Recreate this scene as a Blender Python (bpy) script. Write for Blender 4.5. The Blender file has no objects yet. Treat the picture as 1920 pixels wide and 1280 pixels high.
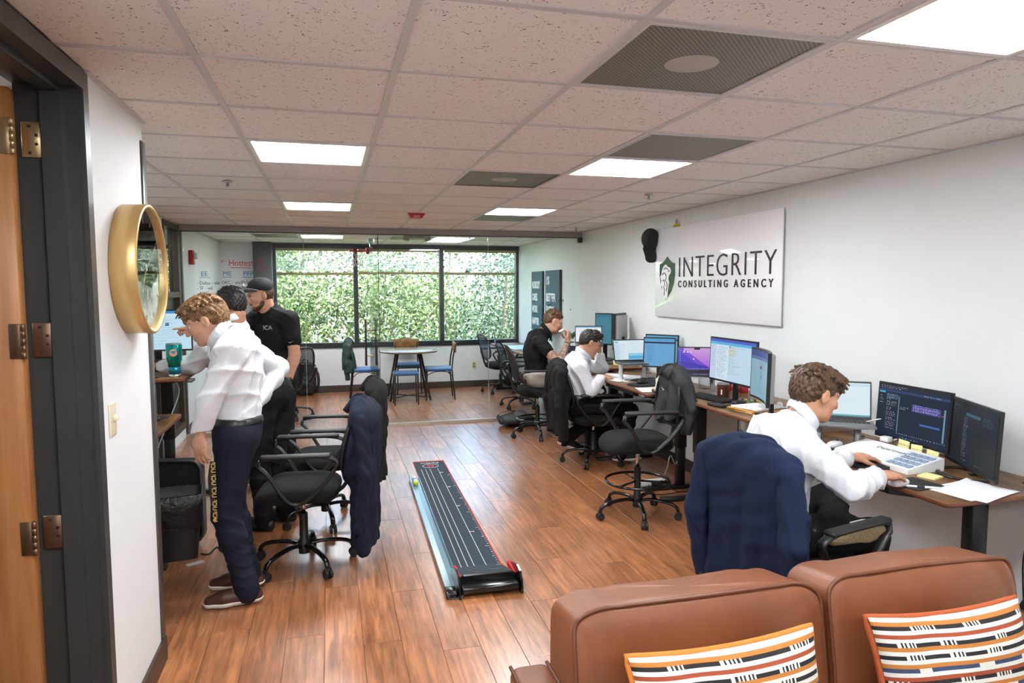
import bpy, bmesh, math, random
import numpy as np
from mathutils import Vector, Matrix, Euler
random.seed(7); rng = np.random.default_rng(7)
PI = math.pi
scene = bpy.context.scene
C = scene.collection

# ------------------------------------------------------------------ camera
cam_d = bpy.data.cameras.new('camera'); cam = bpy.data.objects.new('camera', cam_d); C.objects.link(cam)
yaw, pitch, roll = .2595, -.0785, -.002
fw = Vector((math.sin(yaw)*math.cos(pitch), math.cos(yaw)*math.cos(pitch), math.sin(pitch)))
rt0 = Vector((math.cos(yaw), -math.sin(yaw), 0)); up0 = rt0.cross(fw)
rt = rt0*math.cos(roll) + up0*math.sin(roll); up = up0*math.cos(roll) - rt0*math.sin(roll)
m = Matrix.Identity(4)
for i in range(3):
    m[i][0] = rt[i]; m[i][1] = up[i]; m[i][2] = -fw[i]
m.translation = (0, 0, 1.7)
cam.matrix_world = m
cam_d.sensor_width = 36; cam_d.lens = 1285/1920*36; cam_d.clip_start = .05; cam_d.clip_end = 200
scene.camera = cam

# ------------------------------------------------------------------ world, sun, exposure
scene.view_settings.view_transform = 'Standard'; scene.view_settings.look = 'None'
scene.view_settings.gamma = 1; scene.view_settings.use_curve_mapping = False
scene.view_settings.exposure = 0.0
w = bpy.data.worlds.new('world'); scene.world = w; w.use_nodes = True
nt = w.node_tree; bg = nt.nodes['Background']
sky = nt.nodes.new('ShaderNodeTexSky'); sky.sky_type = 'NISHITA'; sky.sun_disc = False
sky.sun_elevation = math.radians(52); sky.sun_rotation = math.radians(160); sky.air_density = 1.0; sky.dust_density = 2.5
nt.links.new(sky.outputs[0], bg.inputs[0]); bg.inputs[1].default_value = 2.0
sun_d = bpy.data.lights.new('sun', 'SUN'); sun_d.energy = 46.0; sun_d.angle = .01; sun_d.color = (1, .95, .86)
sun = bpy.data.objects.new('sun', sun_d); C.objects.link(sun)
sun.rotation_euler = (math.radians(42), 0, math.radians(62)); sun.location = (4, -6, 12)   # over the roof from behind the camera, onto the trees
LAMP = 39.0      # emission of the ceiling panels

# ------------------------------------------------------------------ materials
MATS = {}
def nd(t, kind, **kw):
    n = t.nodes.new(kind)
    for k, v in kw.items(): setattr(n, k, v)
    return n
def pm(name, base=(.5,.5,.5), rough=.5, metal=0., vary=None, bump=None, spec=.5, coat=0., emit=None, attr=None, rand=0., stretch=None, sheen=0., trans=0., sss=0.):
    """procedural principled material; vary=(scale, dark factor), bump=(scale, strength)"""
    if name in MATS: return MATS[name]
    mt = bpy.data.materials.new(name); mt.use_nodes = True; t = mt.node_tree
    p = t.nodes['Principled BSDF']
    p.inputs['Base Color'].default_value = (*base, 1); p.inputs['Roughness'].default_value = rough
    p.inputs['Metallic'].default_value = metal; p.inputs['Specular IOR Level'].default_value = spec
    p.inputs['Coat Weight'].default_value = coat; p.inputs['Sheen Weight'].default_value = sheen
    p.inputs['Transmission Weight'].default_value = trans
    if sss:
        p.inputs['Subsurface Weight'].default_value = sss; p.inputs['Subsurface Radius'].default_value = (.01, .004, .002)
    tc = nd(t, 'ShaderNodeTexCoord'); vec = tc.outputs['Object']
    if stretch:
        mp = nd(t, 'ShaderNodeMapping'); mp.inputs['Scale'].default_value = stretch
        t.links.new(vec, mp.inputs[0]); vec = mp.outputs[0]
    col = None
    if attr:
        a = nd(t, 'ShaderNodeAttribute'); a.attribute_name = attr; col = a.outputs['Color']
    if vary:
        n = nd(t, 'ShaderNodeTexNoise'); n.inputs['Scale'].default_value = vary[0]; n.inputs['Detail'].default_value = 5
        t.links.new(vec, n.inputs['Vector'])
        r = nd(t, 'ShaderNodeMapRange'); r.inputs[1].default_value = .3; r.inputs[2].default_value = .7; r.inputs[3].default_value = vary[1]; r.inputs[4].default_value = 1
        t.links.new(n.outputs[0], r.inputs[0])
        mx = nd(t, 'ShaderNodeMix', data_type='RGBA', blend_type='MULTIPLY'); mx.inputs[0].default_value = 1
        if col is not None: t.links.new(col, mx.inputs[6])
        else: mx.inputs[6].default_value = (*base, 1)
        t.links.new(r.outputs[0], mx.inputs[7]); col = mx.outputs[2]
    if rand:
        oi = nd(t, 'ShaderNodeObjectInfo'); r2 = nd(t, 'ShaderNodeMapRange'); r2.inputs[3].default_value = 1-rand; r2.inputs[4].default_value = 1
        t.links.new(oi.outputs['Random'], r2.inputs[0])
        mx = nd(t, 'ShaderNodeMix', data_type='RGBA', blend_type='MULTIPLY'); mx.inputs[0].default_value = 1
        if col is not None: t.links.new(col, mx.inputs[6])
        else: mx.inputs[6].default_value = (*base, 1)
        t.links.new(r2.outputs[0], mx.inputs[7]); col = mx.outputs[2]
    if col is not None and not (emit and emit[0] == 'attr'): t.links.new(col, p.inputs['Base Color'])
    if bump:
        n = nd(t, 'ShaderNodeTexNoise'); n.inputs['Scale'].default_value = bump[0]; n.inputs['Detail'].default_value = 4
        t.links.new(vec, n.inputs['Vector'])
        b = nd(t, 'ShaderNodeBump'); b.inputs['Strength'].default_value = bump[1]; b.inputs['Distance'].default_value = .01
        t.links.new(n.outputs[0], b.inputs['Height']); t.links.new(b.outputs[0], p.inputs['Normal'])
    if emit:
        if emit[0] == 'attr':
            t.links.new(col, p.inputs['Emission Color'])
        else: p.inputs['Emission Color'].default_value = (*emit[0], 1)
        p.inputs['Emission Strength'].default_value = emit[1]
    MATS[name] = mt
    return mt

def glass_mat(name, tint=(.93,.97,.96), refl=1.0, rough=0.0):
    if name in MATS: return MATS[name]
    mt = bpy.data.materials.new(name); mt.use_nodes = True; t = mt.node_tree
    for n in list(t.nodes): t.nodes.remove(n)
    o = nd(t, 'ShaderNodeOutputMaterial'); tr = nd(t, 'ShaderNodeBsdfTransparent'); gl = nd(t, 'ShaderNodeBsdfGlossy')
    tr.inputs[0].default_value = (*tint, 1); gl.inputs['Roughness'].default_value = rough
    fr = nd(t, 'ShaderNodeFresnel'); gm = nd(t, 'ShaderNodeNewGeometry'); mr = nd(t, 'ShaderNodeMapRange'); mr.inputs[3].default_value = 1.45; mr.inputs[4].default_value = 1/1.45
    t.links.new(gm.outputs['Backfacing'], mr.inputs[0]); t.links.new(mr.outputs[0], fr.inputs[0])      # same reflectance from either side of the thin pane
    mu = nd(t, 'ShaderNodeMath', operation='MULTIPLY'); mu.inputs[1].default_value = refl
    mx = nd(t, 'ShaderNodeMixShader')
    t.links.new(fr.outputs[0], mu.inputs[0]); t.links.new(mu.outputs[0], mx.inputs[0])
    t.links.new(tr.outputs[0], mx.inputs[1]); t.links.new(gl.outputs[0], mx.inputs[2]); t.links.new(mx.outputs[0], o.inputs[0])
    MATS[name] = mt
    return mt

def wood_mat(name, dark, light, rough=.35, scale=(14, 1.2, 14), coat=0., rand=.25, patch=.0, spec=.5, relief=.06):
    """streaky wood; grain runs along local/world Y"""
    if name in MATS: return MATS[name]
    mt = bpy.data.materials.new(name); mt.use_nodes = True; t = mt.node_tree; p = t.nodes['Principled BSDF']
    g = nd(t, 'ShaderNodeTexCoord'); oi = nd(t, 'ShaderNodeObjectInfo')
    mul = nd(t, 'ShaderNodeVectorMath', operation='SCALE'); t.links.new(oi.outputs['Random'], mul.inputs[0]); mul.inputs['Scale'].default_value = 37.
    comb = nd(t, 'ShaderNodeCombineXYZ')
    for k in range(3): t.links.new(oi.outputs['Random'], comb.inputs[k])
    sc = nd(t, 'ShaderNodeVectorMath', operation='SCALE'); sc.inputs['Scale'].default_value = 50.; t.links.new(comb.outputs[0], sc.inputs[0])
    ad = nd(t, 'ShaderNodeVectorMath', operation='ADD'); t.links.new(g.outputs['Object'], ad.inputs[0]); t.links.new(sc.outputs[0], ad.inputs[1])
    mp = nd(t, 'ShaderNodeMapping'); mp.inputs['Scale'].default_value = scale; t.links.new(ad.outputs[0], mp.inputs[0])
    n = nd(t, 'ShaderNodeTexNoise'); n.inputs['Scale'].default_value = 2.2; n.inputs['Detail'].default_value = 7; n.inputs['Roughness'].default_value = .62; n.inputs['Distortion'].default_value = .5
    t.links.new(mp.outputs[0], n.inputs['Vector'])
    cr = nd(t, 'ShaderNodeValToRGB'); cr.color_ramp.elements[0].position = .34; cr.color_ramp.elements[1].position = .66
    cr.color_ramp.elements[0].color = (*dark, 1); cr.color_ramp.elements[1].color = (*light, 1)
    t.links.new(n.outputs[0], cr.inputs[0]); col = cr.outputs[0]
    if patch:
        n2 = nd(t, 'ShaderNodeTexNoise'); n2.inputs['Scale'].default_value = 3.5; n2.inputs['Detail'].default_value = 3; t.links.new(ad.outputs[0], n2.inputs['Vector'])
        r = nd(t, 'ShaderNodeMapRange'); r.inputs[1].default_value = .35; r.inputs[2].default_value = .65; r.inputs[3].default_value = 1-patch; r.inputs[4].default_value = 1.15
        t.links.new(n2.outputs[0], r.inputs[0])
        mx = nd(t, 'ShaderNodeMix', data_type='RGBA', blend_type='MULTIPLY'); mx.inputs[0].default_value = 1
        t.links.new(col, mx.inputs[6]); t.links.new(r.outputs[0], mx.inputs[7]); col = mx.outputs[2]
    r2 = nd(t, 'ShaderNodeMapRange'); r2.inputs[3].default_value = 1-rand; r2.inputs[4].default_value = 1.08; t.links.new(oi.outputs['Random'], r2.inputs[0])
    mx = nd(t, 'ShaderNodeMix', data_type='RGBA', blend_type='MULTIPLY'); mx.inputs[0].default_value = 1
    t.links.new(col, mx.inputs[6]); t.links.new(r2.outputs[0], mx.inputs[7]); t.links.new(mx.outputs[2], p.inputs['Base Color'])
    p.inputs['Roughness'].default_value = rough; p.inputs['Coat Weight'].default_value = coat; p.inputs['Coat Roughness'].default_value = .24
    p.inputs['Specular IOR Level'].default_value = spec
    b = nd(t, 'ShaderNodeBump'); b.inputs['Strength'].default_value = relief; b.inputs['Distance'].default_value = .004
    t.links.new(n.outputs[0], b.inputs['Height']); t.links.new(b.outputs[0], p.inputs['Normal'])
    MATS[name] = mt
    return mt

# ------------------------------------------------------------------ mesh helpers
class MB:
    """collects shapes into one mesh"""
    def __init__(s): s.v = []; s.f = []; s.sm = []
    def add(s, v, f, smooth=False):
        o = len(s.v); s.v += [tuple(x) for x in v]; s.f += [tuple(i+o for i in q) for q in f]; s.sm += [smooth]*len(f); return s
    def box(s, x0, x1, y0, y1, z0, z1, M=None):
        v = [(x,y,z) for x in (x0,x1) for y in (y0,y1) for z in (z0,z1)]
        if M is not None: v = [M @ Vector(p) for p in v]
        return s.add(v, [(0,1,3,2),(4,6,7,5),(0,4,5,1),(2,3,7,6),(0,2,6,4),(1,5,7,3)])
    def rbox(s, x0, x1, y0, y1, z0, z1, r=.01, seg=2, M=None, smooth=True):
        bm = bmesh.new(); bmesh.ops.create_cube(bm, size=1)
        for q in bm.verts: q.co = ((x0+x1)/2+q.co.x*(x1-x0), (y0+y1)/2+q.co.y*(y1-y0), (z0+z1)/2+q.co.z*(z1-z0))
        bmesh.ops.bevel(bm, geom=bm.edges[:], offset=min(r, .49*min(x1-x0, y1-y0, z1-z0)), segments=seg, affect='EDGES', profile=.5)
        return s.bm(bm, M, smooth)
    def bm(s, bm, M=None, smooth=True):
        bm.verts.index_update(); v = [q.co.copy() for q in bm.verts]
        if M is not None: v = [M @ p for p in v]
        s.add(v, [tuple(q.index for q in f.verts) for f in bm.faces], smooth); bm.free(); return s
    def cyl(s, p0, p1, r0, r1=None, n=12, caps=True, smooth=True):
        return s.tube([p0, p1], [r0, r0 if r1 is None else r1], n, caps, smooth)
    def tube(s, pts, r, n=8, caps=True, smooth=True, closed=False, flat=None):
        pts = [Vector(p) for p in pts]; N = len(pts)
        if not hasattr(r, '__len__'): r = [r]*N
        t = []
        for i in range(N):
            a = pts[(i-1) % N] if closed else pts[max(i-1, 0)]; b = pts[(i+1) % N] if closed else pts[min(i+1, N-1)]
            d = b-a; t.append(d.normalized() if d.length > 1e-9 else Vector((0,0,1)))
        u = t[0].orthogonal().normalized()
        if flat is not None: u = (Vector(flat) - t[0]*Vector(flat).dot(t[0])).normalized()
        V = []
        for i in range(N):
            u = (u - t[i]*u.dot(t[i]))
            u = u.normalized() if u.length > 1e-6 else t[i].orthogonal().normalized()
            w_ = t[i].cross(u); ri = r[i]; ra, rb = ri if hasattr(ri, '__len__') else (ri, ri)
            for k in range(n):
                a = 2*PI*k/n; V.append(pts[i] + u*(ra*math.cos(a)) + w_*(rb*math.sin(a)))
        F = []
        for i in range(N if closed else N-1):
            j = (i+1) % N
            for k in range(n):
                F.append((i*n+k, i*n+(k+1)%n, j*n+(k+1)%n, j*n+k))
        s.add(V, F, smooth)
        if caps and not closed:
            o = len(s.v)-len(V)
            s.f += [tuple(o+k for k in reversed(range(n))), tuple(o+(N-1)*n+k for k in range(n))]; s.sm += [False, False]
        return s
    def lathe(s, prof, n=24, M=None, smooth=True):
        V = [(r*math.cos(2*PI*k/n), r*math.sin(2*PI*k/n), z) for r, z in prof for k in range(n)]
        if M is not None: V = [M @ Vector(p) for p in V]
        N = len(prof)
        F = [(i*n+k, i*n+(k+1)%n, (i+1)*n+(k+1)%n, (i+1)*n+k) for i in range(N-1) for k in range(n)]
        s.add(V, F, smooth); o = len(s.v)-len(V)
        if prof[0][0] > 1e-6: s.f.append(tuple(o+k for k in reversed(range(n)))); s.sm.append(False)
        if prof[-1][0] > 1e-6: s.f.append(tuple(o+(N-1)*n+k for k in range(n))); s.sm.append(False)
        return s
    def ell(s, c, r, n=16, M=None):
        prof = [(math.sin(PI*i/(n//2)), -math.cos(PI*i/(n//2))) for i in range(n//2+1)]
        L = Matrix.Translation(Vector(c)) @ Matrix.Diagonal((*((r,)*3 if not hasattr(r, '__len__') else r), 1))
        if M is not None: L = M @ L
        prof[0] = (1e-4, -1); prof[-1] = (1e-4, 1)
        return s.lathe(prof, n, L)
    def prism(s, poly, d0, d1, M=None, axis='z', smooth=False):
        """poly 2-D outline extruded d0..d1 along axis"""
        n = len(poly)
        def P3(a, b, d): return {'z': (a,b,d), 'y': (a,d,b), 'x': (d,a,b)}[axis]
        V = [P3(a, b, d0) for a, b in poly] + [P3(a, b, d1) for a, b in poly]
        if M is not None: V = [M @ Vector(p) for p in V]
        F = [tuple(range(n))[::-1], tuple(range(n, 2*n))] + [(i, (i+1)%n, n+(i+1)%n, n+i) for i in range(n)]
        return s.add(V, F, smooth)
    def grid(s, fn, nu, nv, smooth=True, wrap_u=False):
        V = [fn(i/(nu if wrap_u else nu-1), j/(nv-1)) for j in range(nv) for i in range(nu)]
        F = [(j*nu+i, j*nu+(i+1)%nu, (j+1)*nu+(i+1)%nu, (j+1)*nu+i) for j in range(nv-1) for i in range(nu if wrap_u else nu-1)]
        return s.add(V, F, smooth)
    def mesh(s, name, fix=True):
        me = bpy.data.meshes.new(name); me.from_pydata(s.v, [], s.f); me.polygons.foreach_set('use_smooth', s.sm)
        me.update()
        if fix:
            b = bmesh.new(); b.from_mesh(me); bmesh.ops.recalc_face_normals(b, faces=b.faces[:]); b.to_mesh(me); b.free()
        return me
    def build(s, name, mt, parent=None, loc=None, rot=None):
        return link(name, s.mesh(name), mt, parent, loc, rot)
def link(name, me, mt, parent=None, loc=None, rot=None):
    o = bpy.data.objects.new(name, me); C.objects.link(o)
    if mt is not None and len(me.materials) == 0:
        for q in (mt if isinstance(mt, (list, tuple)) else [mt]): me.materials.append(q)
    if parent is not None: o.parent = parent
    if loc is not None: o.location = loc
    if rot is not None: o.rotation_euler = rot
    return o
def tag(o, label=None, cat=None, group=None, kind=None):
    if label: o['label'] = label
    if cat: o['category'] = cat
    if group: o['group'] = group
    if kind: o['kind'] = kind
    return o
def thing(name, label, cat, loc=(0,0,0), rz=0., group=None):
    o = bpy.data.objects.new(name, None); C.objects.link(o); o.empty_display_size = .1
    o.location = loc; o.rotation_euler = (0,0,rz)
    return tag(o, label, cat, group)
def struct(o): o['kind'] = 'structure'; return o
def sharp(o, deg=35):
    """flat shading only across sharp edges"""
    me = o.data; b = bmesh.new(); b.from_mesh(me)
    for e in b.edges: e.smooth = not (len(e.link_faces) == 2 and e.calc_face_angle() > math.radians(deg))
    for f in b.faces: f.smooth = True
    b.to_mesh(me); b.free(); return o
def text(s_, size, mt, parent, M, name='lettering', ext=.001, align='LEFT', bold=0., spacing=1., xs=1.):
    """flat lettering as a mesh; M places the text plane (x right, y up)"""
    cu = bpy.data.curves.new('t', 'FONT'); cu.body = s_; cu.size = size; cu.extrude = ext; cu.align_x = align; cu.offset = bold; cu.space_character = spacing; cu.resolution_u = 3
    to = bpy.data.objects.new('t', cu); C.objects.link(to)
    dg = bpy.context.evaluated_depsgraph_get(); me = bpy.data.meshes.new_from_object(to.evaluated_get(dg)); bpy.data.objects.remove(to); bpy.data.curves.remove(cu)
    me.transform(M @ Matrix.Diagonal((xs, 1, 1, 1)))
    me.materials.clear(); me.name = name
    return link(name, me, mt, parent)
def text_fit(s_, size, width, mt, parent, M, name, ext, bold=0.):
    """lettering letter-spaced to a given width"""
    def wid(sp):
        o = text(s_, size, mt, None, Matrix.Identity(4), name, ext, bold=bold, spacing=sp); me = o.data
        r_ = max(v.co.x for v in me.vertices)-min(v.co.x for v in me.vertices); bpy.data.objects.remove(o); bpy.data.meshes.remove(me); return r_
    w1, w2 = wid(1.), wid(1.5); sp = 1+.5*(width-w1)/(w2-w1)
    return text(s_, size, mt, parent, M, name, ext, bold=bold, spacing=sp)
def copy_tree(o, parent=None):
    c = o.copy(); C.objects.link(c); c.parent = parent
    for ch in list(o.children): copy_tree(ch, c)
    return c
def RX(a): return Matrix.Rotation(a, 4, 'X')
def RY(a): return Matrix.Rotation(a, 4, 'Y')
def RZ(a): return Matrix.Rotation(a, 4, 'Z')
def T(x, y, z): return Matrix.Translation((x, y, z))
def frame(o, x, y):
    """matrix with origin o, x axis x, y axis y"""
    x = Vector(x).normalized(); y = Vector(y); z = x.cross(y).normalized(); y = z.cross(x)
    mm = Matrix.Identity(4)
    for i in range(3): mm[i][0] = x[i]; mm[i][1] = y[i]; mm[i][2] = z[i]; mm[i][3] = o[i]
    return mm
def bez(pts, n=8):
    """Catmull-Rom through points"""
    P_ = [Vector(p) for p in pts]; P_ = [2*P_[0]-P_[1]] + P_ + [2*P_[-1]-P_[-2]]; out = []
    for i in range(1, len(P_)-2):
        for k in range(n):
            t = k/n; a, b, c, d = P_[i-1:i+3]
            out.append(.5*((2*b)+(c-a)*t+(2*a-5*b+4*c-d)*t*t+(3*b-a-3*c+d)*t**3))
    return out + [P_[-2]]
# ================================================================== SETTING
XR, XL, YF, YP, ZC = 3.18, -1.62, 11.5, 8.45, 2.41
M_wall = pm('wall_paint', (.80,.82,.82), .6, bump=(140, .10), vary=(3, .97))
M_base = pm('baseboard_brown', (.05,.035,.028), .4)
M_dark = pm('dark_frame_paint', (.045,.047,.045), .38, vary=(6, .85))
M_plank = wood_mat('floor_plank_wood', (.22,.078,.027), (.53,.215,.088), .28, (16, 1.3, 16), rand=.24, patch=.16, spec=.55, coat=.55, relief=.006)
# floor: slab + single planks
fl = struct(MB().box(-3.5, XR, -2.2, YF, -.12, -.006).build('floor', pm('floor_slab', (.16,.06,.03), .5)))
PW, PL = .18, 1.22
me_pl = MB().rbox(-PW/2+.0007, PW/2-.0007, -PL/2+.0008, PL/2-.0008, -.006, 0, .0012, 1, smooth=False).mesh('plank')
ncol = int(math.ceil((XR-XL)/PW))
for i in range(ncol):
    xc = XR - PW*(i+.5); off = (i*0.437 % 1)*PL
    y = 2.0 - off
    while y < YF:
        a, b = max(y, 2.0 if y < 2.0 else y), min(y+PL, YF)
        if b-a > .06 and xc-PW/2 > XL-.12:
            if not (xc < -.86 and b < 3.3):
                o = link('plank', me_pl, M_plank, fl, (xc, (a+b)/2, 0)); o.scale = (1, (b-a)/PL, 1)
        y += PL
# walls
wr = struct(MB().box(XR, XR+.12, -2.2, YF+.2, 0, 2.6).build('wall_right', M_wall))
wb = struct(MB().box(-3.5, XR, -2.32, -2.2, 0, 2.6).build('wall_back', M_wall))
DX0, DX1 = 1.66, 2.605            # door opening in the near left wall (y)
wl = struct(MB().box(-.93, -.77, -2.2, DX0, 0, ZC+.04).box(-.93, -.77, DX1, 3.33, 0, ZC+.04).box(XL-.1, -.93, 3.23, 3.33, 0, ZC+.04).build('wall_left', M_wall))
# left wall beyond the corner, with a door frame and an inside window at its far end
wl2 = struct(MB().box(XL-.1, XL, 3.33, 6.80, 0, ZC+.04).box(XL-.1, XL, 6.80, 7.30, 2.31, ZC+.04).box(XL-.1, XL, 7.30, 7.66, 0, ZC+.04)
    .box(XL-.1, XL, 7.66, 8.42, 0, .12).box(XL-.1, XL, 8.42, YF, 0, ZC+.04).box(XL-.1, XL, 7.66, 8.42, 2.37, ZC+.04).build('wall_left_far', M_wall))
struct(MB().box(-3.6, -3.5, -2.2, YF+.2, 0, 2.6).build('wall_outer', M_wall))
# far wall with the window opening
WX0, WX1, WZ0, WZ1 = -.86, XR, .775, 2.335
wf = struct(MB().box(-2.05, WX0, YF, YF+.2, 0, 2.6).box(WX0, WX1, YF, YF+.2, 0, WZ0-.03).box(WX0, WX1, YF, YF+.2, WZ1, 2.6).box(-3.5, -2.95, YF, YF+.2, 0, 2.6)
    .box(-2.95, -2.05, YF, YF+.2, 0, .9).box(-2.95, -2.05, YF, YF+.2, 2.36, 2.6).build('wall_far', M_wall))
struct(MB().rbox(-1.13, -.862, YF-.22, YF, 0, ZC, .004, 1).build('wall_column', pm('column_charcoal', (.06,.065,.068), .6)))
# baseboards
struct(MB().box(XR-.012, XR, 0, YF, 0, .11).build('baseboard_right', M_base))
struct(MB().box(-.86, XR-.012, YF-.012, YF, 0, .11).build('baseboard_far', M_base))
struct(MB().box(-.77, -.757, DX1+.02, 3.345, 0, .11).build('baseboard_left', M_base))
struct(MB().box(XL, XL+.012, 3.33, 6.78, 0, .11).build('baseboard_left_far', M_base))
struct(MB().box(XL, XL+.012, 8.5, YF, 0, .11).build('baseboard_office', M_base))
# corner guard on the end of the near left wall
struct(MB().rbox(-.795, -.762, 3.29, 3.352, .11, 2.33, .003, 1).build('trim_1', pm('corner_guard', (.10,.10,.095), .35, .4)))
# ------------------------------------------------------------------ ceiling
ce = struct(MB().box(-3.5, XR, -2.2, YF, ZC+.03, ZC+.14).build('ceiling', pm('ceiling_slab', (.7,.68,.66), .8)))
GX, GY, GP = -.995, 2.345, .61
def tile_mat():
    mt = bpy.data.materials.new('acoustic_tile'); mt.use_nodes = True; t = mt.node_tree; p = t.nodes['Principled BSDF']
    tc = nd(t, 'ShaderNodeTexCoord'); g = nd(t, 'ShaderNodeNewGeometry')
    v = nd(t, 'ShaderNodeTexNoise'); v.inputs['Scale'].default_value = 70; v.inputs['Detail'].default_value = 2.5; v.inputs['Roughness'].default_value = .6; v.inputs['Distortion'].default_value = 1.6
    t.links.new(g.outputs['Position'], v.inputs['Vector'])
    cr = nd(t, 'ShaderNodeValToRGB'); cr.color_ramp.elements[0].position = .315; cr.color_ramp.elements[0].color = (.12,.08,.055,1); cr.color_ramp.elements[1].position = .375; cr.color_ramp.elements[1].color = (.86,.835,.81,1)
    t.links.new(v.outputs[0], cr.inputs[0]); t.links.new(cr.outputs[0], p.inputs['Base Color']); p.inputs['Roughness'].default_value = .9; p.inputs['Specular IOR Level'].default_value = .1
    b = nd(t, 'ShaderNodeBump'); b.inputs['Strength'].default_value = .3; b.inputs['Distance'].default_value = .003
    t.links.new(v.outputs[0], b.inputs['Height']); t.links.new(b.outputs[0], p.inputs['Normal'])
    return mt
M_tile = tile_mat(); M_tee = pm('ceiling_tee', (.60,.58,.585), .4)
LIGHTS = [(1,-2),(4,-2),(1,2),(4,2),(1,6),(4,6),(1,12),(4,12),(1,-6),(4,-6),(-3,9),(-3,0)]
VENTS = [(3,-1),(4,1),(3,3),(4,7),(0,12),(3,12)]
h = GP/2-.012
me_tile = MB().rbox(-h-.004, h+.004, -h-.004, h+.004, .006, .03, .003, 1, smooth=False).mesh('ceiling_tile')
skip = set(LIGHTS) | set(VENTS)
for j in range(-3, 15):
    for i in range(-1, 7):
        if (i, j) in skip: continue
        x0, x1 = GX+GP*i, min(GX+GP*(i+1), XR); y0, y1 = GY+GP*j, min(GY+GP*(j+1), YF)
        if y1 < 3.36:
            if x1 < -.77: continue
            x0 = max(x0, -.77)
        o = link('ceiling_tile', me_tile, M_tile, ce, ((x0+x1)/2, (y0+y1)/2, ZC)); o.scale = ((x1-x0)/GP, (y1-y0)/GP, 1)
me_tx = MB().box(-.5, .5, -.012, .012, 0, .012).mesh('grid_tee'); me_ty = MB().box(-.012, .012, -.5, .5, .0005, .012).mesh('grid_main_tee')
for i in range(-1, 7):
    o = link('grid_main_tee', me_ty, M_tee, ce, (GX+GP*i if i > -1 else XL+.012, (0+YF)/2, ZC)); o.scale = (1, YF, 1)
for j in range(-3, 15):
    y = GY+GP*j; x0 = XL if y > 3.3 else -.77
    o = link('grid_tee', me_tx, M_tee, ce, ((x0+XR)/2, y, ZC+.0015)); o.scale = (XR-x0, 1, 1)
struct(MB().box(XR-.022, XR, 0, YF, ZC-.001, ZC+.02).build('trim_ceiling_right', M_tee))
struct(MB().box(-.775, -.75, 2.6, 3.33, ZC-.001, ZC+.02).build('trim_ceiling_left', M_tee))
# lights and vents
M_lamp = pm('panel_light', (1,1,1), .5, emit=((.93,.97,1.0), LAMP))
def cell_name(i, j): return GX+GP*(i+.5), GY+GP*(j+.5)
LN = {(1,-2): 'over the doorway end of the room', (4,-2): 'largest in view, at the ceiling above the sofa', (1,2): 'above the standing group, nearer of the left row',
      (4,2): 'beside a perforated vent above the desks', (1,6): 'farther of the left row, in front of the glass wall', (4,6): 'small in the distance right of the red alarm',
      (1,12): 'behind the glass wall on the left', (4,12): 'behind the glass wall on the right', (1,-6): 'unseen, added over the back of the room on the left', (4,-6): 'unseen, added over the back of the room on the right', (-3,9): 'unseen, added to light the side office', (-3,0): 'unseen, added beyond the wooden door'}  # back, side-office and beyond-door panels are unseen, added to light the rooms
for c in LIGHTS:
    x, y = cell_name(*c)
    t_ = thing('ceiling_light', 'square white ceiling light panel '+LN[c], 'ceiling light', (x, y, ZC), group='square light panels')
    q = GP/2-.012
    MB().box(-q, q, -q, q, .004, .022).build('diffuser', M_lamp, t_)
    f = MB()
    for a in (-1, 1):
        f.box(min(a*q, a*(q-.02)), max(a*q, a*(q-.02)), -q, q, -.002, .006); f.box(-q+.02, q-.02, min(a*q, a*(q-.02)), max(a*q, a*(q-.02)), -.002, .006)
    f.build('frame', pm('lamp_frame', (.85,.85,.85), .4), t_)
def perf_mat():
    mt = bpy.data.materials.new('perforated_metal'); mt.use_nodes = True; t = mt.node_tree; p = t.nodes['Principled BSDF']
    tc = nd(t, 'ShaderNodeTexCoord'); mp = nd(t, 'ShaderNodeMapping'); mp.inputs['Scale'].default_value = (80, 80, 80); mp.inputs['Rotation'].default_value = (0, 0, PI/4)
    t.links.new(tc.outputs['Object'], mp.inputs[0])
    v = nd(t, 'ShaderNodeTexVoronoi'); v.inputs['Randomness'].default_value = 0; v.inputs['Scale'].default_value = 1; t.links.new(mp.outputs[0], v.inputs['Vector'])
    cr = nd(t, 'ShaderNodeValToRGB'); cr.color_ramp.elements[0].position = .38; cr.color_ramp.elements[0].color = (.012,.011,.009,1); cr.color_ramp.elements[1].position = .44; cr.color_ramp.elements[1].color = (.22,.20,.15,1)
    t.links.new(v.outputs['Distance'], cr.inputs[0]); t.links.new(cr.outputs[0], p.inputs['Base Color']); p.inputs['Roughness'].default_value = .45; p.inputs['Metallic'].default_value = .3
    return mt
M_perf = perf_mat()
VN = {(3,-1): 'nearest and largest, with a pale disc', (4,1): 'between the sofa light and the desk light', (3,3): 'small, with a pale disc, left of the desk light', (4,7): 'farthest, behind the small right light', (0,12): 'behind the glass wall on the left', (3,12): 'behind the glass wall by the emergency lamp'}
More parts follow.
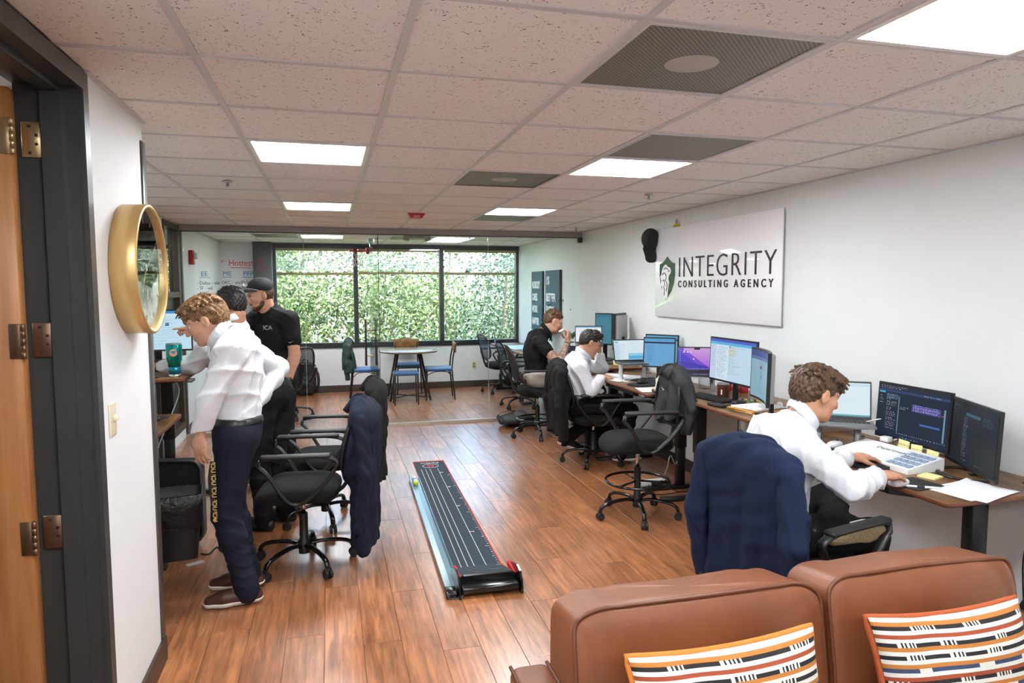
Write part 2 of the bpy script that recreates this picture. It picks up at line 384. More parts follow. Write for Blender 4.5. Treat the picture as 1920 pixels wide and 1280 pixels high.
for c in VENTS:
    x, y = cell_name(*c)
    t_ = thing('ceiling_vent', 'perforated brown metal ceiling vent, '+VN[c], 'vent', (x, y, ZC), group='perforated ceiling vents')
    q = GP/2-.012
    MB().box(-q, q, -q, q, .004, .02).build('perforated_panel', M_perf, t_)
    if c in ((3,-1), (3,3)):
        MB().lathe([(.0001, .003), (.085, .0032), (.087, .005)], 28).build('diffuser_disc', pm('vent_disc', (.42,.40,.36), .5), t_)
    f = MB()
    for a in (-1, 1):
        f.box(min(a*q, a*(q-.012)), max(a*q, a*(q-.012)), -q, q, -.001, .006); f.box(-q+.012, q-.012, min(a*q, a*(q-.012)), max(a*q, a*(q-.012)), -.001, .006)
    f.build('frame', M_tee if c[1] != 3 else pm('vent_frame_dark', (.16,.14,.11), .5), t_)
# ------------------------------------------------------------------ near door on the left
fr = struct(MB().box(-.775, -.758, DX1-.045, DX1+.005, 0, 2.405).box(-.823, -.775, DX1-.04, DX1, 0, 2.405).box(-.880, -.823, DX1-.06, DX1, 0, 2.405).box(-.96, -.880, DX1-.04, DX1, 0, 2.405)
   .box(-.775, -.758, DX0, DX0+.045, 0, 2.405).box(-.95, -.775, DX0, DX0+.04, 0, 2.405)
   .box(-.775, -.758, DX0+.045, DX1-.045, 2.345, 2.405).box(-.823, -.775, DX0+.04, DX1-.04, 2.35, 2.405).box(-.880, -.823, DX0+.04, DX1-.06, 2.33, 2.405).box(-.96, -.880, DX0+.04, DX1-.04, 2.35, 2.405).build('door_frame_1', M_dark))
fr.name = 'trim_2'
dr = thing('door_1', 'honey brown wooden door standing open at the left edge', 'door', (-.952, DX1-.075, 0)); struct(dr)
M_door = wood_mat('door_veneer', (.30,.115,.032), (.47,.21,.07), .4, (9, 9, .5), rand=.0)
MB().rbox(-.92, 0, -.023, .023, .01, 2.325, .002, 1).build('door_leaf', M_door, dr)
for z, br in ((2.175, True), (1.532, False), (.888, False)):
    hm = pm('hinge_brass', (.62,.46,.24), .35, .85) if br else pm('hinge_bronze', (.20,.12,.075), .4, .8)
    hp = MB().rbox(.012, .068, .026, .034, z-.056, z+.056, .002, 1).build('hinge_plate', hm, dr)
    MB().rbox(-.034, .0, -.027, -.0235, z-.056, z+.056, .002, 1).build('hinge_leaf', hm, dr)
    k = MB()
    for q in range(5): k.cyl((.006, -.026, z-.056+q*.0226), (.006, -.026, z-.056+(q+1)*.0226-.0015), .0075, n=10)
    k.build('hinge_knuckle', hm, dr)
    s_ = MB()
    for zz in (-.042, -.014, .014, .042): s_.cyl((.043+(.012 if abs(zz) < .02 else -.008), .0245, z+zz), (.043+(.012 if abs(zz) < .02 else -.008), .0262, z+zz), .005, n=8)
    s_.build('hinge_screws', pm('screw_dark', (.05,.04,.03), .5, .5), hp)['kind'] = 'stuff'
# ------------------------------------------------------------------ far-left door frame and inside window
struct(MB().box(XL-.02, XL+.015, 6.80, 6.86, 0, 2.33).box(XL-.02, XL+.015, 7.24, 7.31, 0, 2.33).box(XL-.02, XL+.015, 6.86, 7.24, 2.25, 2.33).box(XL-.06, XL-.03, 6.86, 7.24, 0, 2.25).build('door_2', pm('dark_door', (.05,.045,.04), .45)))
w2 = struct(MB().box(XL-.09, XL+.012, 7.66, 7.72, .12, 2.40).box(XL-.09, XL+.012, 8.32, 8.44, .12, 2.40).box(XL-.09, XL+.012, 7.72, 8.32, 2.34, 2.40).box(XL-.09, XL+.012, 7.72, 8.32, .12, .2).box(XL-.09, XL+.01, 7.72, 8.32, 1.60, 1.66).build('window_2', pm('window_frame_brown', (.055,.042,.03), .45)))
MB().box(XL-.06, XL-.052, 7.72, 8.32, 1.66, 2.34).build('pane', glass_mat('office_glass', refl=.4), w2)
MB().box(XL-.07, XL-.04, 7.72, 8.32, .2, 1.60).build('lower_panel', pm('dark_panel', (.03,.03,.032), .5), w2)
struct(MB().box(XL, XL+.02, 8.44, 8.52, 0, ZC).build('trim_3', pm('window_frame_brown')))
# ------------------------------------------------------------------ window of the far wall
M_wf = pm('window_frame_dark', (.03,.032,.036), .35, .2)
w1 = struct(MB().box(WX0, WX1, YF+.02, YF+.14, WZ0-.03, WZ0+.03).box(WX0, WX1, YF-.01, YF+.14, WZ1-.005, WZ1+.07).box(WX0, WX0+.05, YF+.02, YF+.14, WZ0+.03, WZ1)
    .box(WX1-.05, WX1, YF+.02, YF+.14, WZ0+.03, WZ1).box(.385, .455, YF+.02, YF+.14, WZ0+.03, WZ1).box(1.80, 1.87, YF+.02, YF+.14, WZ0+.03, WZ1).build('window_1', M_wf))
MB().box(WX0, WX1, YF-.02, YF+.02, WZ0-.05, WZ0-.015).build('window_sill', pm('sill_dark', (.02,.021,.024), .3), w1)
G_w = glass_mat('window_glass', (.97,.985,.98), .6)
for a, b in ((WX0+.05, .385), (.455, 1.80), (1.87, WX1-.05)):
    MB().box(a, b, YF+.075, YF+.083, WZ0+.03, WZ1).build('pane', G_w, w1)
w3 = struct(MB().box(-2.95, -2.05, YF+.02, YF+.1, .9, .96).box(-2.95, -2.05, YF+.02, YF+.1, 2.30, 2.36).box(-2.95, -2.89, YF+.02, YF+.1, .96, 2.30).box(-2.11, -2.05, YF+.02, YF+.1, .96, 2.30).box(-2.45, -2.39, YF+.02, YF+.1, .96, 2.30).build('window_3', M_wf))
MB().box(-2.89, -2.11, YF+.05, YF+.056, .96, 2.30).build('pane', G_w, w3)
# blinds, partly lowered
M_sl = pm('blind_slat', (.80,.82,.80), .5); M_rail = pm('blind_rail', (.33,.28,.13), .5)
me_sl = {}
for n_, (a, b, zb, lab) in enumerate(((WX0+.05, .385, 1.94, 'left'), (.455, 1.80, 1.955, 'middle'), (1.87, WX1-.05, 1.95, 'right'))):
    bl = thing('window_blind', f'pale slatted blind half lowered over the {lab} pane of the far window', 'blind', ((a+b)/2, YF-.01, WZ1-.005), group='blinds of the far window')
    L = (b-a)/2-.006
    MB().box(-L, L, -.02, .02, -.04, 0).build('headrail', M_rail, bl)
    ms = MB().box(-L, L, -.011, .011, -.0006, .0006, RX(.25)).mesh('slat')
    k = 0; z = -.055
    while WZ1+z > zb+.045:
        link('slat', ms, M_sl, bl, (0, 0, z)); z -= .021
    MB().rbox(-L, L, -.018, .018, zb-.03-WZ1, zb+.012-WZ1, .003, 1).build('bottom_rail', M_rail, bl)
    cd_ = MB()
    for q in (-.8, 0, .8): cd_.cyl((q*L, -.013, -.04), (q*L, -.013, zb-WZ1), .0012, n=5)
    cd_.build('cords', M_sl, bl)['kind'] = 'stuff'
# ------------------------------------------------------------------ glass partition
struct(MB().box(XL, XR, YP-.03, YP+.03, 2.345, ZC).build('trim_4', pm('header_grey', (.30,.285,.27), .45)))
struct(MB().box(XL, XR, YP-.012, YP+.012, 2.335, 2.345).build('trim_5', pm('header_gasket', (.02,.02,.02), .5)))
M_ch = pm('floor_channel', (.50,.44,.36), .35, .5)
struct(MB().box(.575, XR, YP-.022, YP+.022, 0, .035).build('trim_6', M_ch)); struct(MB().box(XL, -.285, YP-.022, YP+.022, 0, .035).build('trim_7', M_ch))
G_p = glass_mat('partition_glass', (.95,.98,.975), .85)
gw = struct(bpy.data.objects.new('partition_glass', None)); C.objects.link(gw); gw.name = 'wall_glass'
for a, b in ((XL+.01, -.285), (.580, 1.93), (1.937, XR-.004)):
    MB().box(a, b, YP-.006, YP+.006, .03, 2.34).build('glass_pane', G_p, gw)
M_edge = pm('glass_edge', (.42,.50,.47), .25)
for x in (-.284, 1.9335): MB().box(x-.002, x+.002, YP-.0065, YP+.0065, .03, 2.34).build('glass_joint', M_edge, gw)
MB().box(.572, .579, YP-.008, YP+.008, .0, 2.34).build('glass_joint', pm('glass_edge_green', (.01,.06,.05), .2), gw)
# the glass door stands open into the far room
gd = thing('door_3', 'open frameless glass door with long pull handles in the glass wall', 'door', (.562, YP+.01, 0), rz=math.radians(3)); struct(gd)
MB().box(-.006, .006, .02, .90, .02, 2.28).build('door_glass', G_p, gd)
M_st = pm('brushed_steel', (.55,.55,.54), .3, .9); M_hd = pm('handle_bronze', (.085,.07,.062), .4, .6)
for s in (-1, 1):
    MB().rbox(s*.068-.014, s*.068+.014, .786, .814, .67, 1.285, .004, 1).build('pull_bar', M_hd, gd)
for z in (.80, 1.14): MB().cyl((-.068, .8, z), (.068, .8, z), .009, n=10).build('standoff', pm('standoff_brass', (.55,.40,.2), .35, .8), gd)
MB().rbox(-.02, .02, .0, .16, 2.23, 2.30, .004, 1).build('top_patch', M_st, gd); MB().rbox(-.02, .02, .0, .16, .01, .08, .004, 1).build('bottom_patch', M_st, gd)
# writing on the glass: marker lists on the left pane
def glass_text(s_, x, z, size, col, **kw): return text(s_, size, col, gw, frame((x, YP-.0075, z), (1,0,0), (0,0,1)), 'marker_writing', .0004, **kw)
K_r, K_b, K_k = pm('marker_red', (.5,.03,.06), .6), pm('marker_blue', (.03,.16,.42), .6), pm('marker_black', (.02,.02,.025), .6)
glass_text('*  Hottest  C', -1.19, 1.955, .10, K_r, xs=.85)
MB().box(-1.09, -.86, YP-.0078, YP-.0068, 1.93, 1.936).build('marker_line', K_r, gw); MB().box(-.80, -.68, YP-.0078, YP-.0068, 1.925, 1.931).build('marker_line', K_r, gw)
for x, z, tt, lst in ((-1.405, 1.835, 'EE', ('- Dallas - wk', '- SF - wk', '- NYC - wk', '- KC - lv', '- OKC - lv')), (-1.175, 1.84, 'ME', ('- OKC - wk/lv', '- Boston - wk/lv', '- Houston - lv', '- OKC')), (-.955, 1.84, 'PFP', ('- Dallas - wk', '- NYC - lv', '- D'))):
    glass_text(tt, x, z, .075, K_b); MB().box(x-.01, x+.10, YP-.0078, YP-.0068, z-.018, z-.013).build('marker_line', K_b, gw)
    for q, l in enumerate(lst): glass_text(l, x-.045, z-.095-q*.058, .055, K_k, xs=.85)
for q, (x, z, l) in enumerate(((2.52, 1.51, 'lv'), (2.76, 1.52, 'loc - sale'), (2.52, 1.36, 'wk.'), (2.60, 1.27, '- nts'), (3.02, 1.40, 'k'), (2.50, 1.22, '-. lv.'), (2.56, 1.12, 'a - wk'), (2.72, 1.46, 'wk')))  :
    glass_text(l, x, z, .05, K_k)
# ================================================================== FURNITURE KIT
class Img:
    """small raster used for flat print (screens, textiles, mat): row 0 at the bottom"""
    def __init__(s, nu, nv, bg): s.nu, s.nv = nu, nv; s.a = np.ones((nv, nu, 3), np.float32)*np.array(bg, np.float32)
    def rect(s, u0, v0, u1, v1, c):
        i0, i1, j0, j1 = [int(round(x)) for x in (u0*s.nu, u1*s.nu, v0*s.nv, v1*s.nv)]
        s.a[j0:max(j1, j0+1), i0:max(i1, i0+1)] = c; return s
    def lines(s, u0, v0, u1, v1, n, c, fill=.8, rag=.5):
        for k in range(n):
            v = v1-(k+.7)*(v1-v0)/n; e = u1-(u1-u0)*rag*random.random()
            u = u0
            while u < e:
                l = random.uniform(.02, .07)*(.5 if s.nu > 60 else 1); s.rect(u, v, min(u+l*fill, e), v+.4/s.nv, c); u += l+.012
        return s
def sheet(name, img, posfn, mt, parent=None):
    nu, nv = img.nu, img.nv
    mb = MB().grid(posfn, nu+1, nv+1, True); me = mb.mesh(name, False)
    cols = np.ones((nu*nv, 4), np.float32); cols[:, :3] = img.a.reshape(-1, 3)
    a = me.attributes.new('print', 'FLOAT_COLOR', 'FACE'); a.data.foreach_set('color', cols.ravel())
    return link(name, me, mt, parent)
def squad(mb, c, r, e1=.4, e2=.4, nu=32, nv=16, M=None, fn=None):
    """superquadric cushion"""
    sg = lambda v, e: math.copysign(abs(v)**e, v)
    V = []
    for j in range(nv+1):
        ph = -PI/2+PI*j/nv
        for i in range(nu):
            th = 2*PI*i/nu
            p = Vector((r[0]*sg(math.cos(ph), e1)*sg(math.cos(th), e2), r[1]*sg(math.cos(ph), e1)*sg(math.sin(th), e2), r[2]*sg(math.sin(ph), e1)))
            if fn: p = fn(p)
            p = p+Vector(c); V.append(M @ p if M is not None else p)
    F = [(j*nu+i, j*nu+(i+1)%nu, (j+1)*nu+(i+1)%nu, (j+1)*nu+i) for j in range(nv) for i in range(nu)]
    return mb.add(V, F, True)
M_blk = pm('black_plastic', (.012,.012,.013), .38); M_blkg = pm('black_gloss_steel', (.010,.010,.011), .18, .3, spec=.7)
M_fab = pm('chair_fabric', (.010,.011,.011), .9, bump=(600, .3), spec=.25); M_chr = pm('chrome', (.62,.60,.58), .18, 1)
M_rub = pm('caster_rubber', (.014,.014,.014), .5); M_arm = pm('arm_pad', (.018,.018,.018), .5)
def mesh_mat(name, c, a):
    mt = pm(name, c, .6, bump=(500, .4)); mt.node_tree.nodes['Principled BSDF'].inputs['Alpha'].default_value = a; return mt
M_net = mesh_mat('chair_net', (.02,.022,.026), .80)
def office_chair(label, loc, rz=0, seat=.52, ring=None, base_rot=.3, back=True, arms=True, group='black office chairs', back_h=.46, net=None, arm_mat=None, lean=.22, R_=.30):
    """front is local +X"""
    t = thing('office_chair', label, 'chair', loc, rz, group)
    for k in range(5):
        a = base_rot+2*PI*k/5; c, s = math.cos(a), math.sin(a); P_ = lambda r, z: (c*r, s*r, z)
        MB().tube(bez([P_(.03,.125), P_(.11,.135), P_(R_-.08,.122), P_(R_-.02,.10), P_(R_,.068)], 4), [(.013,.017)]*17, 8, flat=(0,0,1)).build('base_leg', M_blkg, t)
        cs = MB(); o = Vector(P_(R_, .028)); d = Vector((-s, c, 0))
        for q in (-1, 1): cs.cyl(o+d*(q*.006), o+d*(q*.022), .027, n=16)
        cs.cyl(o+Vector((0,0,.012)), o+Vector((0,0,.042)), .011, n=8); cs.tube([o-d*.02+Vector((0,0,.026)), o+d*.02+Vector((0,0,.026))], .012, 8)
        sharp(cs.build('caster', M_rub, t))
    sharp(MB().lathe([(.034,.075), (.036,.15), (.026,.165), (.026, max(.27, seat*.60))], 16).build('gas_column', M_blk, t))
    MB().cyl((0,0,max(.26, seat*.58)), (0,0,seat-.09), .014, n=12).build('column_shaft', M_chr, t)
    if ring:
        f = MB().tube([(.235*math.cos(2*PI*k/40), .235*math.sin(2*PI*k/40), ring) for k in range(40)], .0105, 8, closed=True)
        f.build('foot_ring', M_blkg, t)
        for k in range(3):
            a = base_rot+.5+2*PI*k/3; MB().cyl((.02*math.cos(a), .02*math.sin(a), ring), (.235*math.cos(a), .235*math.sin(a), ring), .008, n=6).build('ring_spoke', M_blkg, t)
    MB().rbox(-.09, .10, -.08, .08, seat-.12, seat-.085, .01, 2).build('mechanism', M_blk, t)
    squad(MB(), (.02, 0, seat-.056), (.250, .250, .064), .72, .55, fn=lambda p: Vector((p.x, p.y, p.z-.5*max(0, p.x-.1)**2*4))).build('seat', M_fab, t)
    if back:
        xb = lambda z: -.215-lean*max(0, z-seat)-.10*max(0, (z-seat-.28))
        yb = lambda f: .215*(1-.16*max(0, f-.5)*2)
        z0, z1 = seat+.06, seat+back_h
        prof = []
        for k in range(36):
            a = 2*PI*k/36; sy = math.copysign(abs(math.cos(a))**.6, math.cos(a)); sz = math.copysign(abs(math.sin(a))**.6, math.sin(a))
            z = (z0+z1)/2+(z1-z0)/2*sz; prof.append(Vector((xb(z)-.045*(1-sy*sy), yb((z-z0)/(z1-z0))*sy, z)))
        MB().tube(prof, (.013), 8, closed=True).build('back_frame', M_blk, t)
        def pn(u, v):
            sy, sz = 2*u-1, 2*v-1; k = max(abs(sy), abs(sz)); n = math.hypot(sy, sz) or 1
            f = k/((abs(sy/n)**3.3+abs(sz/n)**3.3)**(1/3.3)) if k > 1e-6 else 0
            sy, sz = sy/n*f*.99, sz/n*f*.99
            z = (z0+z1)/2+(z1-z0)/2*sz; return (xb(z)-.045*(1-sy*sy)*.98, yb((z-z0)/(z1-z0))*sy, z)
        MB().grid(pn, 15, 15).build('back_mesh', net or M_net, t)
        MB().tube(bez([(-.05,0,seat-.10), (-.2,0,seat-.09), (-.27,0,seat-.02), (xb(seat+.2)-.065,0,seat+.16), (xb(seat+.3)-.06,0,seat+.26)], 4), [(.035,.012)]*17, 8, flat=(0,1,0)).build('back_spine', M_blk, t)
    if arms:
        for s in (-1, 1):
            y = s*.272; za = seat+.195
            pth = bez([(.19,y,za-.012), (.09,y,za+.004), (-.08,y,za+.004), (-.20,y,za-.012), (-.235,y,za-.05), (-.16,y,za-.16), (-.06,y-s*.01,seat-.06), (.0,y-s*.02,seat-.085), (.06,y-s*.01,seat-.05), (.15,y,za-.10), (.20,y,za-.05)], 4)
            A = MB().tube(pth+[pth[0]], [(.012,.023)]*(len(pth)+1), 8, flat=(0,0,1)).build('arm_loop', M_blk, t)
            MB().rbox(-.20, .19, y-.028, y+.028, za-.006, za+.018, .012, 3).build('arm_pad', arm_mat or M_arm, A)
    return t
def noise1(seed, n=6):
    r_ = random.Random(seed); w_ = [(r_.uniform(.6, 1)/(k+1)**.5, (k+1)*r_.uniform(.8, 1.3), r_.uniform(0, 6.28)) for k in range(n)]
    return lambda x: sum(a*math.sin(f*x+p) for a, f, p in w_)/2
def jacket(label, loc, rz, top, mt, w=.25, fd=.30, bd=.62, xb=-.36, name='jacket', sleeve=.56, seed=1, thick=.05, lapel=True, buttons=0, flare=.10, slv=(True, True), cat='jacket', tilt=.20, fold=.012, skew=.10):
    """coat hung over a chair back: local +X is the chair's front"""
    t = thing(name, label, cat, loc, rz); r_ = random.Random(seed); X_ = np.array((1,0,0), np.float32); cth = min(thick, .05)
    P_ = []
    for s in (-1, 1):
        P_ += [Cp((xb, s*(w-.055), top-.095), .056, (xb, s*.07, top-.050), .050, .05), Cp((xb, s*.08, top-.05), .05, (xb, 0, top-.045), .048, .04)]
    for k, y in enumerate((-.82, -.28, .28, .82)):
        y = y*(w-.075); z1 = top-bd+r_.uniform(-.03, .03)
        P_ += [Cp((xb-thick*.45, y, top-.12), .085, (xb-thick*.45+tilt*.30, y*(1+flare*.5), top-.40), .092, .05, (X_, .55+max(0, thick-.05)*5)), Cp((xb-thick*.45+tilt*.30, y*(1+flare*.5), top-.40), .092, (xb-thick*.5+tilt*.34, y*(1+flare*1.6), min(top-.42, z1-.03)), .098, .05, (X_, .48+max(0, thick-.05)*5))]
    for s in (-1, 1):
        P_ += [Cp((xb+cth*.4, s*(w-.11), top-.12), .075, (xb+cth*.7+tilt*fd*.9, s*(w-.10), top-fd), .080, .04, (X_, .45)), Cp((xb+cth*.4, s*.06, top-.16), .05, (xb+cth*.7+tilt*fd*.9, s*(.10), top-fd-.03), .07, .04, (X_, .45))]
    P_.append(Pl((xb-.1, 0, top-bd), (-.12, skew, -1)))
    cth = min(thick, .05)
    def wr(p):
        dz = np.clip((top-.10-p[:, 2])/.30, 0, 1); y = p[:, 1]
        return fold*dz*(np.sin(y*34+2.2*np.sin(p[:, 2]*4+seed)+seed)+.6*np.sin(y*61+1.5*np.sin(p[:, 2]*6+2*seed)))+.003*np.sin(p@np.array((23, 31, 57))+2*np.sin(p@np.array((19, 7, -11))))*1.0
    V, Q = net(P_, .0080, wr); link('coat_body', np_mesh('coat_body', V, Q, (0,0,0)), mt, t)
    for q, s in enumerate((-1, 1)):
        if not slv[q]: continue
        a = (xb-.015, s*(w-.035), top-.115); b = (xb-.055+tilt*.12, s*(w+.012), top-.10-sleeve*.48); c = (xb-.035+tilt*.34, s*(w+.004), top-.10-sleeve)
        V, Q = net([Cp(a, .062, b, .056, .03, (X_, .8)), Cp(b, .056, c, .046, .03, (X_, .75)), Pl(c, (0,0,-1))], .0080, lambda p: .0035*np.sin(p[:, 2]*48+5*np.sin(p[:, 1]*24+p[:, 0]*17+seed)))
        sv = link('sleeve', np_mesh('sleeve', V, Q, (0,0,0)), mt, t)
        if buttons:
            for k in range(4): MB().ell((c[0]-.034, c[1]-.012*s, c[2]+.02+.019*k), (.004,.007,.007), 8).build('cuff_button', pm('button_dark', (.03,.03,.04), .25), t)
    if buttons:
        for z in (top-.33, top-.48): MB().ell((xb+.02+tilt*(top-z), -(w+.028), z), (.010,.004,.010), 10).build('front_button', pm('button_dark'), t)
    if lapel:
        for s in (-1, 1):
            MB().prism([(.015*s, -.02), (.10*s, -.05), (.125*s, -.13), (.05*s, -.25), (.03*s, -.24)], 0, .008, frame((xb+cth+.045, 0, top-.045), (0,1,0), (-.32,0,1))).build('lapel', mt, t)
    MB().tube(bez([(xb+cth+.035, -.085, top-.07), (xb+.03, -.08, top-.004), (xb-.03, 0, top+.004), (xb+.03, .08, top-.004), (xb+cth+.035, .085, top-.07)], 5), [(.020,.008)]*21, 8, flat=(0,0,1)).build('collar', mt, t)
    return t
M_top = wood_mat('rustic_desktop', (.075,.035,.014), (.34,.175,.062), .38, (5, .9, 5), rand=.0, patch=.35)
M_rim = pm('desk_edge', (.16,.055,.022), .4); M_leg = pm('desk_black_steel', (.012,.012,.013), .42, .2)
def rrect(x0, x1, y0, y1, r, n=5):
    P_ = []
    for cx, cy, a0 in ((x1-r, y1-r, 0), (x0+r, y1-r, PI/2), (x0+r, y0+r, PI), (x1-r, y0+r, 3*PI/2)):
        for k in range(n+1): a = a0+PI/2*k/n; P_.append((cx+r*math.cos(a), cy+r*math.sin(a)))
    return P_
def desk(label, x0, x1, y0, y1, z, legs, group='height adjustable desks', front=-1, grommet=True, tray=True, keypad=None):
    """long side along Y; front=-1 when the user sits at -X"""
    t = thing('standing_desk', label, 'desk', ((x0+x1)/2, (y0+y1)/2, 0), group=group)
    cx, cy = (x0+x1)/2, (y0+y1)/2
    L = lambda x, y: (x-cx, y-cy)
    poly = [L(*p) for p in rrect(x0, x1, y0, y1, .035)]
    tp = MB().prism(poly, z-.022, z).build('desktop', M_top, t)
    MB().tube([(a, b, z-.011) for a, b in poly], [(.0115,.002)]*len(poly), 6, closed=True, flat=(0,0,1)).build('edge_band', M_rim, tp)
    hx = (x1-x0)/2
    for yl in legs:
        y = yl-cy; xc = .03*(-front)
        lg = MB().rbox(xc-.045, xc+.045, y-.03, y+.03, z*.42, z-.06, .004, 1).build('leg', M_leg, t)
        MB().rbox(xc-.037, xc+.037, y-.024, y+.024, .03, z*.45, .003, 1).build('leg_inner', M_leg, lg)
        MB().rbox(-hx+.05, hx-.06, y-.035, y+.035, 0, .028, .006, 1).build('foot', M_leg, lg)
        MB().prism([(-hx+.08, z-.045), (hx-.08, z-.045), (hx-.08, z-.022), (-hx+.05, z-.022)], y-.03, y+.03, axis='y').build('bracket', M_leg, lg)
    MB().rbox(-.03, .03, min(legs)-cy, max(legs)-cy, z-.062, z-.024, .003, 1).build('crossbar', M_leg, t)
    if tray: MB().prism([(front*.30, z-.024), (front*.30, z-.07), (front*.12, z-.105), (front*.06, z-.105), (front*.06, z-.024)], -.30, .30, axis='y').build('under_tray', pm('tray_black', (.02,.02,.02), .5), t)
    if keypad is not None:
        MB().rbox(front*hx-.005, front*hx+.035, keypad-cy-.05, keypad-cy+.05, z-.042, z-.023, .004, 1).build('control_pad', pm('control_grey', (.10,.10,.10), .4), t)
    if grommet:
        for s in (-1, 1): MB().lathe([(.0001,z+.004), (.03,z+.004), (.034,z+.002), (.034,z-.001)], 20, T(hx-.08, s*((y1-y0)/2-.13), 0)).build('cable_grommet', M_blk, t)
    return t
M_scr = pm('screen_print', (.01,.01,.012), .35, attr='print', emit=('attr', .84), spec=.12)
def monitor(label, loc, yaw, w, h, zb, img, desk_z, curve=0., tilt=0., stand='v', silver=False, depth=.028, group='desk monitors', bez_=.010, neck=None):
    """screen faces local -Y; loc is the point below the screen centre"""
    t = thing('monitor', label, 'monitor', (loc[0], loc[1], desk_z), yaw, group)
    z0 = zb-desk_z
    def cy(x): return -curve*(2*x/w)**2
    Mt = T(0, 0, z0) @ RX(tilt)
    n = 13
    def shell(x0, x1, za, zb_, ya, yb, nm, mt):
        mb = MB()
        xs = [x0+(x1-x0)*i/(n-1) for i in range(n)]
        V = []
        for x in xs: V += [Mt @ Vector((x, cy(x)+yy, zz)) for yy, zz in ((ya, za), (yb, za), (yb, zb_), (ya, zb_))]
        F = [(4*i+k, 4*i+(k+1)%4, 4*i+4+(k+1)%4, 4*i+4+k) for i in range(n-1) for k in range(4)] + [(0,1,2,3), tuple(4*(n-1)+k for k in (3,2,1,0))]
        mb.add(V, F); return mb.build(nm, mt, t)
    shell(-w/2, w/2, 0, h, 0, depth*.5, 'housing', M_blk)
    shell(-w*.42, w*.42, h*.06, h*.94, depth*.5, depth, 'back_cover', pm('monitor_back_silver', (.36,.37,.36), .4) if silver else M_blk)
    sheet('display', img, lambda u, v: Mt @ Vector(((u-.5)*(w-2*bez_), cy((u-.5)*(w-2*bez_))-.0012, bez_*1.4+(h-2.6*bez_)*v)), M_scr, t)
    nk = neck or .06
    MB().rbox(-.025, .025, depth, depth+.022, -z0*.0+.012, z0+h*.35, .004, 1).build('stand_neck', M_blk, t)
    if stand == 'v':
        for s in (-1, 1): MB().prism([(0, .0), (.03, 0), (s*.13+.03, -.15), (s*.13, -.15)], .0, .010, T(-.015, depth+.02, 0)).build('stand_foot', M_blk, t)
    elif stand == 'ring':
        MB().tube([(.13*math.cos(2*PI*k/32), -.02+.10*math.sin(2*PI*k/32), .006) for k in range(32)], [(.012,.006)]*32, 8, closed=True, flat=(1,0,0)).build('stand_ring', M_blk, t)
        MB().box(-.012, .012, depth-.02, .085, .0, .010).build('stand_foot', M_blk, t)
    else:
        MB().prism(rrect(-.11, .11, -.08, .10, .03), 0, .009).build('stand_base', M_blk, t)
    return t
M_key = pm('key_black', (.012,.012,.013), .5); M_silver = pm('laptop_silver', (.42,.43,.44), .35, .6); M_grey = pm('laptop_grey', (.13,.135,.14), .4, .4)
def keys(mb, w, d, rows=5, cols=14, z=.0, gap=.18):
    for r_ in range(rows):
        for c_ in range(cols):
            if r_ == 0 and 4 <= c_ <= 8:
                if c_ != 4: continue
                x0 = -w/2+w*4/cols; x1 = x0+w*5/cols
            else: x0 = -w/2+w*c_/cols; x1 = x0+w/cols
            g = w/cols*gap/2; y0 = -d/2+d*r_/rows
            mb.box(x0+g, x1-g, y0+g, y0+d/rows-g, z, z+.0025)
    return mb
def laptop(label, loc, yaw, w, d, img, body, riser=0., open_=105, group='laptops', h=None, riser_mat=None):
    """hinge at local +Y, screen faces local -Y; loc.z is the surface it stands on"""
    t = thing('laptop', label, 'laptop', (loc[0], loc[1], loc[2]+riser), yaw, group)
    MB().rbox(-w/2, w/2, -d/2, d/2, 0, .014, .005, 2).build('base', body, t)
    k = keys(MB(), w*.88, d*.46, 5, 14, .0142).build('keyboard', M_key, t, (0, d*.12, 0)); k['kind'] = 'stuff'
    MB().box(-w*.17, w*.17, -d*.42, -d*.17, .0141, .0146).build('touchpad', pm('touchpad', (.09,.09,.095), .3), t)
    h = h or d*.95; Mt = T(0, d/2-.004, .012) @ RX(-math.radians(open_-90))
    MB().rbox(-w/2, w/2, 0, .007, 0, h, .003, 1, Mt).build('lid', body, t)
    MB().box(-w/2+.003, w/2-.003, -.0012, 0, .004, h-.003, Mt).build('bezel', M_blk, t)
    sheet('display', img, lambda u, v: Mt @ Vector(((u-.5)*(w-.018), -.002, .016+(h-.028)*v)), M_scr, t)
    MB().cyl((-w*.38, d/2-.004, .010), (w*.38, d/2-.004, .010), .007, n=8).build('hinge', M_blk, t)
    return t
def riser(label, loc, yaw, w, d, h, mt, tilt=0.):
    t = thing('laptop_stand', label, 'stand', loc, yaw, 'laptop stands')
    MB().rbox(-w/2, w/2, -d/2, d/2, h-.006, h, .002, 1).build('platform', mt, t)
    for s in (-1, 1):
        MB().tube([(s*w*.38, d*.3, 0), (s*w*.38, d*.3, .004), (s*w*.38, d*.32, h-.006)], [(.02,.004)]*3, 6, flat=(1,0,0)).build('leg', mt, t)
        MB().rbox(s*w*.38-.022, s*w*.38+.022, -d*.45, d*.45, 0, .005, .002, 1).build('foot', mt, t)
    return t
def keyboard(label, loc, yaw, w=.44, d=.135, mt=None, rows=6, cols=20):
    t = thing('keyboard', label, 'keyboard', loc, yaw, 'desk keyboards')
    MB().prism([(-d/2, 0), (d/2, 0), (d/2, .020), (-d/2, .010)], -w/2, w/2, axis='x').build('case', mt or M_blk, t)
    k = keys(MB(), w*.96, d*.86, rows, cols, .0).build('keys', M_key, t); k['kind'] = 'stuff'
    k.rotation_euler = (math.atan2(.010, d), 0, 0); k.location = (0, 0, .0155)
    return t
